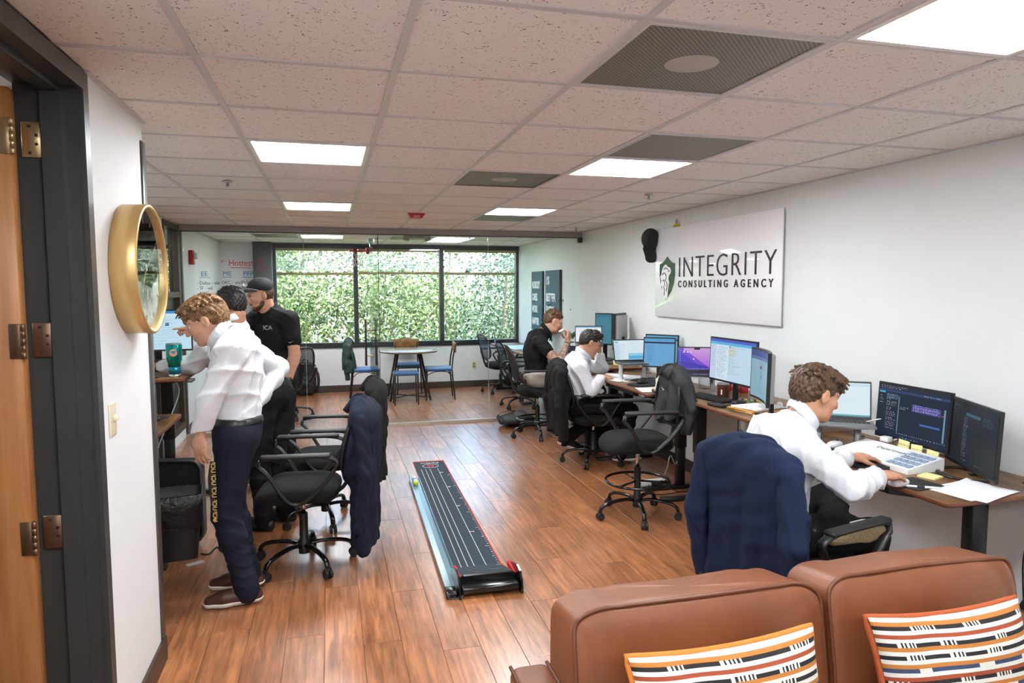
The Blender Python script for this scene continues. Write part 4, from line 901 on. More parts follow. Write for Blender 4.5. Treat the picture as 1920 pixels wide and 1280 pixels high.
# --- far desk
keyboard('black keyboard at the front edge of the far desk', (2.56, 6.92, ZF), -PI/2-.1, .42, .14)
block('note_cube', 'crumpled yellow notes under the grey-backed monitor', 'notes', MB().rbox(-.06,.06,-.05,.05,0,.06,.01,1), M_yel, (2.93, 6.62, ZF), .4, 'yellow sticky notes')
block('pink_cup', 'pink cup under the far laptop', 'cup', MB().lathe([(.025,0), (.033,.07), (.030,.07), (.023,.004)], 18), pm('cup_pink', (.62,.06,.14), .4), (2.62, 7.1, ZF))
block('note_tray', 'flat yellow notes at the front edge of the far desk', 'notes', MB().box(-.05,.05,-.06,.06,0,.006), pm('notes_mustard', (.62,.50,.10), .6), (2.55, 6.56, ZF), .3, 'yellow sticky notes')
pl = thing('potted_plant', 'small green plant in a dark pot behind the drinking man', 'plant', (2.72, 7.60, ZF))
MB().lathe([(.05,0), (.075,.13), (.068,.13), (.06,.11), (.0001,.11)], 20).build('pot', pm('pot_navy', (.02,.03,.06), .4), pl)
for k in range(22):
    a = k*2.4; r_ = .03+.05*random.random(); z = .17+.12*random.random()
    MB().prism([(0,-.05), (.022,0), (.012,.04), (0,.055), (-.012,.04), (-.022,0)], 0, .001, T(r_*math.cos(a), r_*math.sin(a), z) @ RZ(a) @ RX(random.uniform(-.9,.9)) @ RY(random.uniform(-.6,.6))).build('leaf', pm('plant_leaf', (.05,.16,.05), .5), pl)
MB().cyl((0,0,.1), (0,0,.22), .006, n=6).build('stem', pm('plant_stem', (.08,.12,.04), .6), pl)
# --- raised desk on the left
tm = thing('tumbler', 'shiny teal steel tumbler with an emblem, on the raised desk', 'tumbler', (-1.0, 4.92, 1.115))
MB().lathe([(.034,.0), (.036,.005), (.036,.022)], 28).build('steel_foot', M_chr, tm)
MB().lathe([(.036,.022), (.0385,.070)], 28).build('lower_band', pm('tumbler_blue', (.008,.17,.26), .28, .55), tm)
MB().lathe([(.0385,.070), (.0405,.10), (.0475,.115), (.050,.215), (.048,.218), (.046,.21)], 28).build('body', pm('tumbler_teal', (.006,.24,.20), .2, .75), tm)
MB().lathe([(.0001,.216), (.046,.216), (.049,.221), (.046,.224), (.0001,.222)], 28).build('lid', pm('lid_grey', (.20,.24,.25), .3), tm)
Me = frame((.006, -.0495, .165), (1,0,0), (0,.07,1))
eb = MB()
for k in range(20):
    a = 2*PI*k/20; eb.prism([(.020*math.cos(a-.13), .020*math.sin(a-.13)), (.028*math.cos(a), .028*math.sin(a)), (.020*math.cos(a+.13), .020*math.sin(a+.13))], 0, .0012, Me)
eb.prism([(.021*math.cos(2*PI*k/24), .021*math.sin(2*PI*k/24)) for k in range(24)], 0, .0014, Me).build('emblem_disc', pm('emblem_coral', (.75,.28,.20), .5), tm)
MB().prism([(-.021,.004), (-.008,.012), (.008,.013), (.024,.006), (.012,.002), (.006,-.012), (-.004,-.004)], .0015, .0024, Me).build('emblem_swoosh', pm('emblem_teal', (.02,.22,.26), .4), tm)
block('sticky_note_block', 'pale yellow notes stuck below the left bright monitor', 'notes', MB().box(-.035,.035,-.003,.003,0,.075), M_yel, (-1.05, 5.50, 1.118), .0, 'yellow sticky notes')
block('paper_stack', 'white papers and dark folder beside the tumbler', 'papers', MB().box(-.12,.12,-.16,.16,0,.03,RX(.06)), M_pap, (-1.33, 5.22, 1.125), .2)
block('mouse_dark', 'small dark car key on the raised desk', 'key', squad(MB(), (0,0,.008), (.028,.018,.008), .7, .7), M_blk, (-1.12, 4.90, 1.115), .3)
kb = keyboard('black keyboard behind the tumbler', (-1.20, 5.33, 1.115), .5)
mouse('dark mouse on the lower left desk', (-1.06, 4.52, .90), 1.2, pm('mouse_dark', (.03,.03,.032), .4))
cable('pale cable hanging from the raised desk', [(-1.02,5.02,1.09), (-1.0,5.03,1.0), (-1.05,5.02,.85), (-1.15,5.0,.6), (-1.22,5.0,.35)], pm('cable_grey', (.5,.5,.5), .5), .004)
# ================================================================== CHAIRS AND JACKETS
M_navy = pm('navy_wool', (.010,.020,.058), .85, bump=(900, .35), vary=(9, .8), spec=.25)
M_navyd = pm('dark_navy_wool', (.011,.015,.032), .85, bump=(900, .35), vary=(9, .8), spec=.25)
M_char = pm('charcoal_wool', (.013,.013,.012), .88, bump=(900, .35), vary=(9, .8), spec=.25)
M_sport = pm('black_track_cloth', (.016,.020,.019), .7, bump=(300, .2), vary=(9, .8))
office_chair('black office chair wearing a dark navy suit jacket, nearest the putting mat', (-.185, 4.31, 0), PI-.10, .54, base_rot=.9)
jacket('dark navy suit jacket over the chair nearest the putting mat', (-.185, 4.31, 0), PI-.14, 1.03, M_navyd, w=.235, fd=.38, bd=.84, seed=3, tilt=.10, sleeve=.66, thick=.105, skew=-.16, lapel=False)
office_chair('black office chair wearing a black suit jacket, behind the navy one', (-.06, 5.10, 0), PI-.12, .52, base_rot=.6)
jacket('black suit jacket over the chair behind the navy one', (-.06, 5.10, 0), PI-.12, 1.04, M_char, w=.235, fd=.25, bd=.72, seed=8, tilt=.10, thick=.08, lapel=False, sleeve=.55)
office_chair('black drafting stool with a foot ring, empty but for a track jacket', (2.18, 4.59, 0), PI-.10, .625, ring=.27, base_rot=.15, lean=.03)
tj = jacket('black track jacket hung over the empty drafting stool', (2.18, 4.59, 0), PI-.10, 1.115, M_sport, w=.215, fd=.46, bd=.36, xb=-.275, seed=5, tilt=.10, lapel=False, sleeve=.36)
MB().prism([(-.02,.002), (.0,-.008), (.03,.012), (.0,-.002)], 0, .0015, frame((-.150, .10, .965), (0,-1,0), (-.1,0,1))).build('swoosh_mark', M_pap, tj)
MB().tube(bez([(-.195,-.11,1.03), (-.185,-.12,.98), (-.175,-.13,.92)], 4), .004, 6).build('reflective_strip', M_pap, tj)
office_chair('black office chair under the boy at the near desk', (2.06, 2.60, 0), .24, .50, base_rot=.2)
jacket('bright navy suit jacket over the near desk chair', (2.06, 2.60, 0), .24, 1.065, M_navy, w=.255, fd=.30, bd=.62, seed=11, tilt=.13, buttons=1, sleeve=.60, flare=.18, skew=-.12)
office_chair('black office chair under the white-shirted man at the middle desk', (2.45, 6.15, 0), -.10, .50, base_rot=.45)
jacket('black suit jacket over the chair of the white-shirted man', (2.45, 6.15, 0), -.10, 1.01, M_char, w=.245, fd=.30, bd=.68, seed=15, tilt=.10, sleeve=.62, lapel=False)
office_chair('black drafting chair under the drinking man', (2.27, 7.42, 0), -.12, .585, ring=.21, base_rot=.9, back_h=.47)
M_netb = mesh_mat('chair_net_blue', (.03,.06,.10), .72)
office_chair('blue-black mesh chair behind the glass, nearest the window', (2.66, 10.75, 0), .15, .50, base_rot=.1, net=M_netb)
office_chair('black mesh chair behind the glass, next to the drinking man', (2.62, 9.35, 0), -.45, .48, base_rot=.5, net=M_netb)
office_chair('dark office chair behind the glass, hidden by the man in the cap', (-.55, 9.35, 0), 2.2, .48, base_rot=.35)
# ================================================================== SOFA
M_lea = pm('tan_leather', (.215,.070,.026), .40, vary=(7, .78), bump=(220, .12), spec=.45)
M_pip = pm('leather_piping', (.13,.040,.016), .4)
sf = thing('sofa', 'tan brown leather two-seat sofa with piped back cushions', 'sofa', (1.43, 1.60, 0))
MB().rbox(-.80, .80, .22, .36, .12, .66, .04, 3).build('back_frame', M_lea, sf); MB().rbox(-.80, .80, -.45, .34, .12, .30, .03, 2).build('base', M_lea, sf)
def back_cushion(xc, w, tw, seed):
    r_ = random.Random(seed); n1, n2 = noise1(seed), noise1(seed+3)
    Mx = T(xc, .20, .515) @ RZ(tw) @ RX(-.16)
    def fn(p):
        k = 1-abs(p.x/(w/2))**4
        return Vector((p.x, p.y-(.030*k*(1-(p.z/.28)**2) if p.y < 0 else 0)+.004*n1(p.x*16+p.z*9), p.z+.010*k*(p.z > 0)+.006*n2(p.x*12)*(p.z > 0)))
    b = squad(MB(), (0,0,0), (w/2, .115, .265), .20, .16, 88, 40, Mx, fn).build('back_cushion', M_lea, sf)
    pts = []
    for k in range(72):
        a = 2*PI*k/72; e = .16; x = (w/2-.010)*math.copysign(abs(math.cos(a))**e, math.cos(a)); z = .262*math.copysign(abs(math.sin(a))**e, math.sin(a))
        q = fn(Vector((x, -.098, z))); q.y = q.y-.004 if abs(q.y) < .2 else q.y; pts.append(Mx @ q)
    MB().tube(pts, .0065, 8, closed=True).build('piping', M_pip, b)
back_cushion(-.392, .825, .0, 2); back_cushion(.405, .75, .0, 5)
for x, s in ((-.405, 1), (.395, 2)): squad(MB(), (x, -.14, .33), (.395, .34, .09), .3, .2, 48, 20).build('seat_cushion', M_lea, sf)
for s in (-1, 1):
    a_ = MB().rbox(s*.865-.065, s*.865+.065, -.46, .34, .10, .555, .03, 3).build('arm', M_lea, sf)
    MB().tube([(s*.865-.058, .335, .549), (s*.865-.058, -.45, .549)], .006, 8).build('piping', M_pip, a_); MB().tube([(s*.865+.058, .335, .549), (s*.865+.058, -.45, .549)], .006, 8).build('piping', M_pip, a_)
for x in (-.78, .78):
    for y in (-.38, .28): MB().cyl((x, y, 0), (x, y, .13), .02, .028, 10).build('foot', pm('sofa_foot', (.05,.03,.02), .5), sf)
# pillows
def pillow_print(seed):
    r_ = random.Random(seed); im = Img(200, 132, (.66,.66,.61)); v = 0
    seq = [(.52,.20,.035), None, (.02,.02,.025), None, (.055,.085,.16), None, (.45,.10,.03), None]; k = r_.randrange(8)
    WHT, ORG, BLK, NVY, RED = (.66,.66,.61), (.46,.17,.03), (.012,.012,.014), (.03,.055,.12), (.32,.06,.02)
    rows = [ORG, WHT, BLK, WHT, ORG, WHT, NVY, RED, WHT, BLK, ORG, WHT, BLK, WHT, NVY, ORG, WHT, BLK, RED, WHT, NVY, ORG, WHT, BLK, WHT, ORG, BLK, WHT, RED, WHT, BLK, ORG, WHT]
    hh = 1/len(rows)
    for i, c in enumerate(rows):
        v0, v1 = i*hh, (i+1)*hh
        if c in (ORG, RED): im.rect(0, v0+hh*.1, 1, v1-hh*.1, c)
        elif c in (BLK, NVY):
            u = r_.uniform(-.2, 0)
            while u < 1:
                l = r_.uniform(.13, .30); im.rect(max(u, 0), v0, min(u+l, 1), v1, c); u += l+.02
                if c == BLK:
                    for q in range(r_.randint(3, 6)):
                        if u < 1: im.rect(max(u, 0), v0, min(u+.011, 1), v1+hh*.2, c)
                        u += .022
                else: u += r_.uniform(.05, .12)
    return im
def pillow(label, loc, yaw, lean, w, h, seed, back_c, pinch=.06):
    t = thing('throw_pillow', label, 'pillow', loc, yaw, 'striped throw pillows')
    Mx = RX(lean)
    def P_(u, v, s):
        x, z = 2*u-1, 2*v-1
        ex = 1-pinch*(1-abs(x)**2)*0 ; edge = (1-abs(x)**3.0)*(1-abs(z)**3.0)
        xx = x*(1-.07*(1-z*z)); zz = z*(1-.10*(1-x*x))
        dent = .02*math.exp(-((x+.4)/.25)**2-((z-.6)/.5)**2)
        return Mx @ Vector((w/2*xx, s*(.012+.075*edge**.6-dent*(s < 0)), h/2+h/2*zz))
    im = pillow_print(seed)
    sheet('front_cover', im, lambda u, v: P_(u, v, -1), pm('pillow_weave', (.8,.8,.8), .9, attr='print', bump=(400, .4)), t)
    MB().grid(lambda u, v: P_(u, v, 1), 40, 30).build('back_cover', pm('pillow_back'+back_c[0], back_c[1], .9, bump=(400, .3)), t)
    ed = []
    for k in range(4):
        for q in range(20):
            f = q/20; u, v = ((f,1), (1,1-f), (1-f,0), (0,f))[k]; ed.append(P_(u, v, 0))
    MB().tube(ed, .010, 8, closed=True).build('side_seam', pm('pillow_back'+back_c[0]), t)
    return t
pillow('orange-backed striped throw pillow on the left sofa cushion', (1.015, 1.475, .40), .03, -.32, .575, .36, 4, ('a', (.62,.20,.03)))
pillow('rust-edged striped throw pillow on the right sofa cushion', (1.755, 1.475, .385), -.03, -.32, .54, .375, 9, ('b', (.40,.085,.022)))
bg_ = thing('black_bag', 'black bag on the floor between sofa and wall', 'bag', (2.90, 1.98, 0))
squad(MB(), (0,0,.22), (.14,.22,.22), .6, .5).build('bag_body', pm('bag_black', (.012,.012,.013), .6, bump=(60,.3)), bg_); MB().tube(bez([(-.05,-.1,.42), (-.05,-.04,.47), (-.05,.06,.47), (-.05,.12,.42)], 5), .012, 8).build('handle', M_blk, bg_)
# ================================================================== PUTTING MAT
ax = Vector((.90-.828, 6.605-3.583, 0)); ang = math.atan2(ax.y, ax.x)-PI/2
pmz = thing('putting_mat', 'dark green golf putting mat with white lines, red border and black end frame', 'putting mat', (.828, 3.583, 0), ang)
im = Img(74, 520, (.036,.055,.072))
for u, wd in ((.16, .020), (.30, .010), (.43, .016), (.68, .010)): im.rect(u, .10, u+wd, .90, (.75,.75,.74))
for k in range(62):
    v = .09+.012*k; l = .10 if k % 10 == 0 else (.06 if k % 5 == 0 else .03); im.rect(.965-l, v, .965, v+.0022, (.72,.72,.72))
im.rect(0,0,.02,1,(.55,.02,.02)).rect(.972,0,1,1,(.55,.02,.02)).rect(0,.990,1,1,(.55,.02,.02))
LM = 3.03
def zm(y): return .004+(.075*min(1, max(0, (.42-y)/.30)))
M_turf = pm('turf', (.03,.04,.05), .95, attr='print', bump=(900, .6))
sheet('turf', im, lambda u, v: ((u-.5)*.30*(1+.0*v), .10+(LM-.10)*v, zm(.10+(LM-.10)*v)), M_turf, pmz).modifiers.new('t', 'SOLIDIFY').thickness = .004
for s in (-1, 1): MB().box(s*.165-.012, s*.165+.012, .10, .26, zm(.2)-.01, zm(.12)+.001).build('end_turf', pm('turf_red', (.50,.02,.02), .9), pmz)
for k, (x, y, r_) in enumerate(((-.045,.20,.036), (.075,.235,.045))):
    MB().lathe([(.0001,.0), (r_*.94,.0), (r_,.0014), (r_,-.003)], 24, T(x, y, zm(y)+.0018) @ RX(-.22)).build('cup_hole', pm('hole_black', (.004,.004,.005), .6), pmz)
for k, (d, v) in enumerate((('2', .30), ('4', .50), ('6', .68), ('8', .84))):
    text(d, .05, pm('mat_white', (.72,.72,.72), .8), pmz, T(.085, .1+(LM-.1)*v, .0065) @ RZ(PI/2), 'numeral', .0005)
lg = text('Perfect', .060, pm('mat_white'), pmz, T(.09, 2.955, .0065) @ RZ(PI), 'lettering', .0005)
lo = MB().tube([(.075*math.cos(2*PI*k/40), 2.83+.065*math.sin(2*PI*k/40), .006) for k in range(40)], [.0022]*40, 6, closed=True).build('emblem_ring', pm('mat_white'), pmz)
text('M', .085, pm('mat_red', (.60,.05,.06), .8), pmz, T(.034, 2.858, .0065) @ RZ(PI), 'emblem_letter', .0005, bold=.002)
MB().prism([(-.165, 0), (-.165, .075), (-.14, .092), (.14, .092), (.165, .075), (.165, 0), (.145, 0), (.145, .045), (-.145, .045), (-.145, 0)], .075, .095, axis='y').build('end_board', M_blkg, pmz)
MB().rbox(-.165, .165, -.01, .085, .018, .060, .012, 2).build('end_gutter', M_blkg, pmz)
for s in (-1, 1):
    MB().prism([(-.02, 0), (.30, 0), (.30, .04), (.22, .09), (.10, .122), (.03, .112), (-.005, .075), (-.02, .03)], s*.175-.006, s*.175+.006, axis='x').build('end_cheek', M_blkg, pmz)
tr = MB()
prof = [(-.045, .030), (-.040, .006), (.0, .003), (.040, .006), (.045, .030), (.041, .031), (.036, .010), (0, .007), (-.036, .010), (-.041, .031)]
tr.prism([(a-.198, b) for a, b in prof], .0, 2.42, axis='y').build('ball_return_track', pm('track_grey_blue', (.14,.23,.28), .2), pmz)
MB().rbox(-.248, -.183, .0, .10, .0, .035, .008, 2).build('track_end', M_blkg, pmz)
for k, (y, c, lab) in enumerate(((2.36, (.82,.83,.84), 'farthest white golf ball in the mat\'s return track'), (2.25, (.82,.83,.84), 'middle white golf ball touching the yellow one'), (2.205, (.72,.72,.02), 'yellow golf ball in the mat\'s return track'))):
    p = Matrix.Translation((.828, 3.583, 0)) @ RZ(ang) @ Vector((-.200, y, .0285))
    block('golf_ball', lab, 'golf ball', MB().ell((0,0,0), .0213, 20), pm('ball%d' % (k//2), c, .3, bump=(260, .5)), p, 0, 'golf balls')
# ================================================================== ON THE WALLS AND CEILING
ck = thing('wall_clock', 'round wall clock with deep gold rim and glass face', 'clock', (-.77, 3.02, 1.775))
Mk = RY(PI/2)
M_gold = pm('gold_rim', (.66,.44,.18), .38, .6)
MB().lathe([(.225,.0), (.252,.004), (.255,.09), (.247,.096), (.240,.090), (.240,.06), (.225,.0)], 64, Mk).build('rim', M_gold, ck)
MB().lathe([(.0001,.062), (.241,.062)], 48, Mk).build('face', pm('clock_face', (.70,.72,.74), .4), ck)
MB().lathe([(.0001,.086), (.241,.086)], 48, Mk).build('glass', glass_mat('clock_glass', (.97,.98,.98), .5), ck)
for k in range(12):
    a = 2*PI*k/12; L = .045 if k % 3 == 0 else .022
    MB().box(.0625, .0635, -.003, .003, .225-L, .225, Matrix.Rotation(a, 4, 'X')).build('hour_mark', pm('clock_mark', (.2,.2,.2), .5), ck)
MB().box(.066, .068, -.004, .004, -.02, .12, Matrix.Rotation(2.5, 4, 'X')).build('hour_hand', pm('clock_hand', (.25,.2,.12), .4), ck)
MB().box(.069, .071, -.003, .003, -.03, .18, Matrix.Rotation(-1.0, 4, 'X')).build('minute_hand', pm('clock_hand'), ck)
M_ivory = pm('ivory_plate', (.72,.66,.48), .4)
sw = thing('light_switch', 'ivory light switch plate on the white wall below the clock', 'light switch', (-.77, 2.735, 1.228))
MB().rbox(0, .006, -.037, .037, -.060, .060, .003, 2).build('plate', M_ivory, sw); MB().rbox(.004, .022, -.005, .005, -.012, .010, .002, 1, RY(-.5)).build('toggle', M_ivory, sw)
def outlet(label, loc, rz):
    t = thing('wall_outlet', label, 'outlet', loc, rz, 'wall outlets')
    MB().rbox(-.035, .035, -.006, 0, -.058, .058, .003, 1).build('plate', M_ivory, t)
    for s in (-1, 1): MB().rbox(-.016, .016, -.008, -.005, s*.022-.014, s*.022+.014, .004, 2).build('socket', pm('socket_brown', (.25,.20,.12), .5), t)
outlet('ivory wall outlet below the far window, right of the round table', (2.378, YF-.0, .375), 0)
outlet('ivory wall outlet beside the backpack', (-.293, YF-.0, .40), 0)
outlet('ivory wall outlet behind the empty stool', (XR, 5.75, .27), -PI/2)
# glass sign board
sg = thing('sign_board', 'large glossy white glass board with shield logo and black lettering', 'sign', (XR-.03, 5.285, 1.84))
M_gls = pm('glass_board', (.97,.96,.97), .02, spec=.5); MB().rbox(0, .012, -.99, .99, -.425, .425, .002, 1).build('glass_panel', M_gls, sg)
MB().box(.012, .03, -.95, .95, -.40, .40).build('backing_frame', pm('board_back', (.25,.25,.24), .5), sg)
M_ltr = pm('sign_black', (.012,.014,.014), .25); M_shd = pm('shield_green_black', (.010,.035,.022), .12, coat=.5)
Msg = frame((-.0025, 0, 0), (0,-1,0), (0,0,1))
text_fit('INTEGRITY', .272, 1.445, M_ltr, sg, Msg @ T(-.535, -.048, 0), 'sign_word', .003, bold=-.004)
text_fit('CONSULTING AGENCY', .088, 1.425, M_ltr, sg, Msg @ T(-.525, -.140, 0), 'sign_word', .003, bold=.0012)
def sp(a, b): return (a, b)
shield = [(-.155,.115), (-.10,.125), (-.05,.15), (0,.185), (.05,.15), (.10,.125), (.155,.115), (.152,.0), (.13,-.08), (.085,-.15), (.03,-.195), (0,-.215), (-.03,-.195), (-.085,-.15), (-.13,-.08), (-.152,0)]
MB().prism([(a*1.0-.74, b-.03) for a, b in shield], -.001, .0025, Msg).build('shield', M_shd, sg)
# lion head in white with curling mane locks
M_lion = pm('lion_white', (.85,.84,.85), .3)
MB().prism([(a-.74, b-.03) for a, b in ((-.10,.06), (-.06,.10), (-.02,.11), (.02,.085), (.065,.075), (.085,.045), (.07,.02), (.045,.005), (.03,-.03), (.045,-.06), (.03,-.12), (.02,-.20), (.0,-.25), (-.02,-.19), (-.035,-.24), (-.06,-.16), (-.08,-.19), (-.095,-.10), (-.125,-.10), (-.115,-.04), (-.135,-.01), (-.11,.02))], .003, .0045, Msg).build('lion_head', M_lion, sg)
for q in ([(-.06,.06),(-.02,.075),(.03,.055)], [(-.09,.01),(-.05,.03),(-.01,.0),(-.02,-.05)], [(-.085,-.05),(-.05,-.04),(-.035,-.10)], [(-.01,-.05),(.01,-.09),(-.005,-.15)], [(-.06,-.10),(-.04,-.14),(-.045,-.19)], [(.03,.04),(.055,.045),(.06,.04)]):
    MB().tube([Msg @ Vector((a-.74, b-.03, .0055)) for a, b in [tuple(v)[:2] for v in bez([(x, y, 0) for x, y in q], 5)]], .0042, 6).build('mane_stroke', M_ltr, sg)
# cap on the board corner
def cap(label, M, crown, brim, size=1., writing=None):
    t = thing('baseball_cap', label, 'cap', M.translation, 0); R_ = M.to_3x3().to_4x4()
    return t, R_
cp = thing('baseball_cap', 'black baseball cap hung on the upper left corner of the glass board', 'cap', (XR-.07, 6.27, 2.15))
M_cap = pm('cap_black', (.010,.010,.012), .8, bump=(500,.3))
V, Q = net([El((-.01,.03,.03), (.085,.105,.105), None, .01), Pl((0,-.035,0), (0,-1,-.25)), Pl((.062,0,0), (1,0,0))], .006); link('crown', np_mesh('crown', V, Q, (0,0,0)), M_cap, cp)
V, Q = net([Cp((-.035,.02,-.07), .05, (-.035,-.005,-.15), .035, .02, (np.array((0,1.,.3)), .16)), Cp((.02,.02,-.07), .05, (.02,-.005,-.15), .035, .03, (np.array((0,1.,.3)), .16))], .005); link('brim', np_mesh('brim', V, Q, (0,0,0)), M_cap, cp)
MB().ell((-.01,.135,.05), .007, 8).build('top_button', M_cap, cp)
yt = thing('toy_figure', 'tiny yellow figure standing on top of the glass board', 'figurine', (XR-.025, 5.87, 2.265))
MB().lathe([(.035,0), (.03,.015), (.012,.03), (.0001,.032)], 12).build('base', pm('toy_yellow', (.62,.48,.03), .4), yt); MB().lathe([(.010,.028), (.014,.05), (.005,.07), (.0001,.075)], 10).build('figure', pm('toy_grey', (.35,.36,.30), .5), yt)
# fire alarm, strobe, sprinklers, camera, hook
fa = thing('fire_alarm', 'red fire alarm horn with white strobe on the side wall behind the glass', 'fire alarm', (XL, 9.02, 2.07))
M_red = pm('alarm_red', (.45,.012,.018), .4)
MB().rbox(0, .05, -.06, .06, -.085, .085, .008, 2).build('housing', M_red, fa); MB().rbox(.05, .09, -.03, .03, -.02, .055, .01, 2).build('strobe', pm('strobe_white', (.8,.8,.8), .2), fa)
st = thing('ceiling_strobe', 'red alarm strobe mounted on the ceiling in front of the glass wall', 'fire alarm', (.822, 6.69, ZC))
MB().prism([(-.085,0), (.085,0), (.075,-.012), (.055,-.045), (-.055,-.045), (-.075,-.012)], -.05, .05, axis='y').build('housing', M_red, st); MB().rbox(-.03, .03, -.054, -.048, -.04, -.015, .003, 1).build('lens', pm('strobe_lens', (.55,.2,.2), .2), st)
for k, (x, y, lab) in enumerate(((-.644, 4.98, 'left of the nearer left light'), (2.395, 4.90, 'above the sign board'), (1.93, 9.6, 'behind the glass wall'))):
    s_ = thing('sprinkler_head', f'small chrome ceiling sprinkler {lab}', 'sprinkler', (x, y, ZC), group='ceiling sprinklers')
    MB().lathe([(.035,0), (.033,-.006), (.012,-.008), (.010,-.03), (.0001,-.03)], 18).build('escutcheon', M_st, s_); MB().lathe([(.0001,-.036), (.017,-.036), (.017,-.038), (.0001,-.039)], 14).build('deflector', M_st, s_)
hk = thing('ceiling_hook', 'thin metal hook hanging from the ceiling near the glass corner', 'hook', (2.653, 7.22, ZC))
MB().cyl((0,0,0), (0,0,-.05), .003, n=6).build('rod', M_st, hk); MB().cyl((0,0,-.05), (0,0,-.09), .009, n=8).build('weight', pm('brass_weight', (.4,.3,.15), .4, .8), hk)
sc_ = thing('security_camera', 'small black security camera on the right wall at the end of the glass', 'camera', (XR, 8.36, 2.31))
MB().rbox(-.085, -.03, -.035, .035, -.04, .03, .008, 2).build('camera_body', M_blk, sc_); MB().cyl((-.03,0,0), (0,0,.0), .012, n=10).build('mount', pm('cable_white'), sc_); MB().cyl((-.06,-.036,-.005), (-.06,-.04,-.005), .016, n=14).build('lens', pm('lens_dark', (.02,.02,.03), .1), sc_)
em = thing('emergency_light', 'twin-headed emergency lamp on the ceiling behind the glass', 'emergency light', (1.13, 9.15, ZC))
M_em = pm('emergency_beige', (.34,.33,.29), .5)
MB().rbox(-.10, .10, -.05, .05, -.06, 0, .008, 2).build('housing', M_em, em)
for s in (-1, 1): MB().rbox(s*.12-.04, s*.12+.04, -.05, .04, -.125, -.045, .012, 2, T(0,0,0) @ RY(-s*.25)).build('lamp_head', M_em, em)
# wall pictures behind the glass
M_teal = pm('canvas_teal', (.030,.095,.125), .7); M_cs = pm('canvas_side', (.02,.022,.026), .7); M_tw = pm('canvas_white', (.78,.80,.80), .7)
for y0, y1, z0, z1, lab, lines, sz, xs in ((10.04, 10.60, 1.03, 1.95, 'teal canvas print about working harder, farther of the two', ('NOBODY', 'CARES.', 'WORK', 'HARDER'), .150, .62), (9.215, 9.875, 1.05, 1.95, 'teal canvas print about getting better every day, nearer of the two', ('1%', 'BETTER', 'EVERY', 'DAY.'), .160, .80)):
    t = thing('canvas_print', lab, 'picture', (XR-.038, (y0+y1)/2, (z0+z1)/2), group='teal canvas prints')
    w_, h_ = (y1-y0)/2, (z1-z0)/2
    MB().box(0, .035, -w_, w_, -h_, h_).build('stretcher', M_cs, t); MB().box(-.001, 0, -w_, w_, -h_, h_).build('printed_face', M_teal, t)
    for q, l in enumerate(lines): text(l, sz, M_tw, t, frame((-.0015, w_*.86, h_-.26-q*.19 if l not in ('1%',) else h_-.20), (0,-1,0), (0,0,1)), 'printed_word', .0005, bold=.006, xs=xs)
# ================================================================== FAR ROOM
M_bl = pm('blue_vinyl', (.035,.12,.30), .35); M_iron = pm('black_iron', (.014,.013,.012), .4, .3); M_oak = wood_mat('chair_wood', (.13,.06,.015), (.34,.17,.04), .45, (1.5, 8, 8), rand=0)
tb_ = thing('round_table', 'round brown table with splayed black legs behind the glass', 'table', (1.15, 10.55, 0))
MB().lathe([(.0001,.75), (.44,.75), (.452,.742), (.445,.722), (.0001,.722)], 48).build('table_top', wood_mat('table_wood', (.16,.10,.06), (.34,.22,.13), .22, (2, 6, 2), rand=0, coat=.3), tb_)
for sx in (-1, 1):
    for sy in (-1, 1):
        MB().tube([(sx*.17, sy*.13, .72), (sx*.30, sy*.25, 0)], [(.022,.022)]*2, 4).build('leg', M_iron, tb_)
    MB().tube([(sx*.28, -.235*1, .045), (-sx*.28, .235, .045)], [(.012,.012)]*2, 4).build('cross_brace', M_iron, tb_)
    MB().tube([(sx*.17, -.13, .71), (sx*.17, .13, .71)], [(.012,.012)]*2, 4).build('apron_bar', M_iron, tb_)
def dining(label, loc, rz):
    t = thing('dining_chair', label, 'chair', loc, rz, 'metal dining chairs with blue seats')
    MB().rbox(-.20, .21, -.20, .20, .44, .485, .018, 3).build('seat', M_bl, t)
    for s in (-1, 1):
        MB().tube([(.19, s*.18, .44), (.20, s*.19, 0)], .011, 8).build('leg', M_iron, t)
        MB().tube(bez([(-.23, s*.19, 0), (-.19, s*.185, .42), (-.20, s*.18, .62), (-.245, s*.175, .86)], 5), .011, 8).build('leg', M_iron, t)
        MB().tube(bez([(.19, s*.18, .38), (.08, s*.18, .43), (-.10, s*.18, .43), (-.185, s*.18, .37)], 5), .006, 6).build('seat_brace', M_iron, t)
    MB().tube([(.19,-.18,.43), (.19,.18,.43)], .009, 6).build('seat_rail', M_iron, t)
    MB().rbox(-.252, -.225, -.20, .20, .72, .865, .008, 2, T(0,0,0)).build('back_board', M_oak, t)
    return t
dining('blue-seated dining chair left of the round table, under a green jacket', (.50, 10.62, 0), .0)
dining('blue-seated dining chair right of the round table, seen from the side', (1.60, 10.42, 0), PI-.08)
dining('dining chair behind the round table showing its wooden back board', (1.20, 11.08, 0), -PI/2)
bn = thing('low_stool', 'blue-cushioned low stool in front of the round table', 'stool', (1.05, 10.02, 0)); bn['group'] = 'stools'
MB().rbox(-.18, .18, -.13, .13, .43, .48, .018, 3).build('seat', M_bl, bn)
for sx in (-1, 1):
    for sy in (-1, 1): MB().cyl((sx*.16, sy*.11, .43), (sx*.17, sy*.12, 0), .010, n=8).build('leg', M_iron, bn)
jacket('dark green jacket over the dining chair left of the round table', (.50, 10.62, 0), 0, .93, pm('green_cloth', (.025,.060,.050), .8, vary=(8,.75), bump=(300,.2)), w=.19, fd=.40, bd=.42, xb=-.245, seed=21, tilt=.05, fold=.045, lapel=False, sleeve=.50)
bp = thing('backpack', 'black backpack standing against the wall below the far window', 'backpack', (-.40, 11.30, 0))
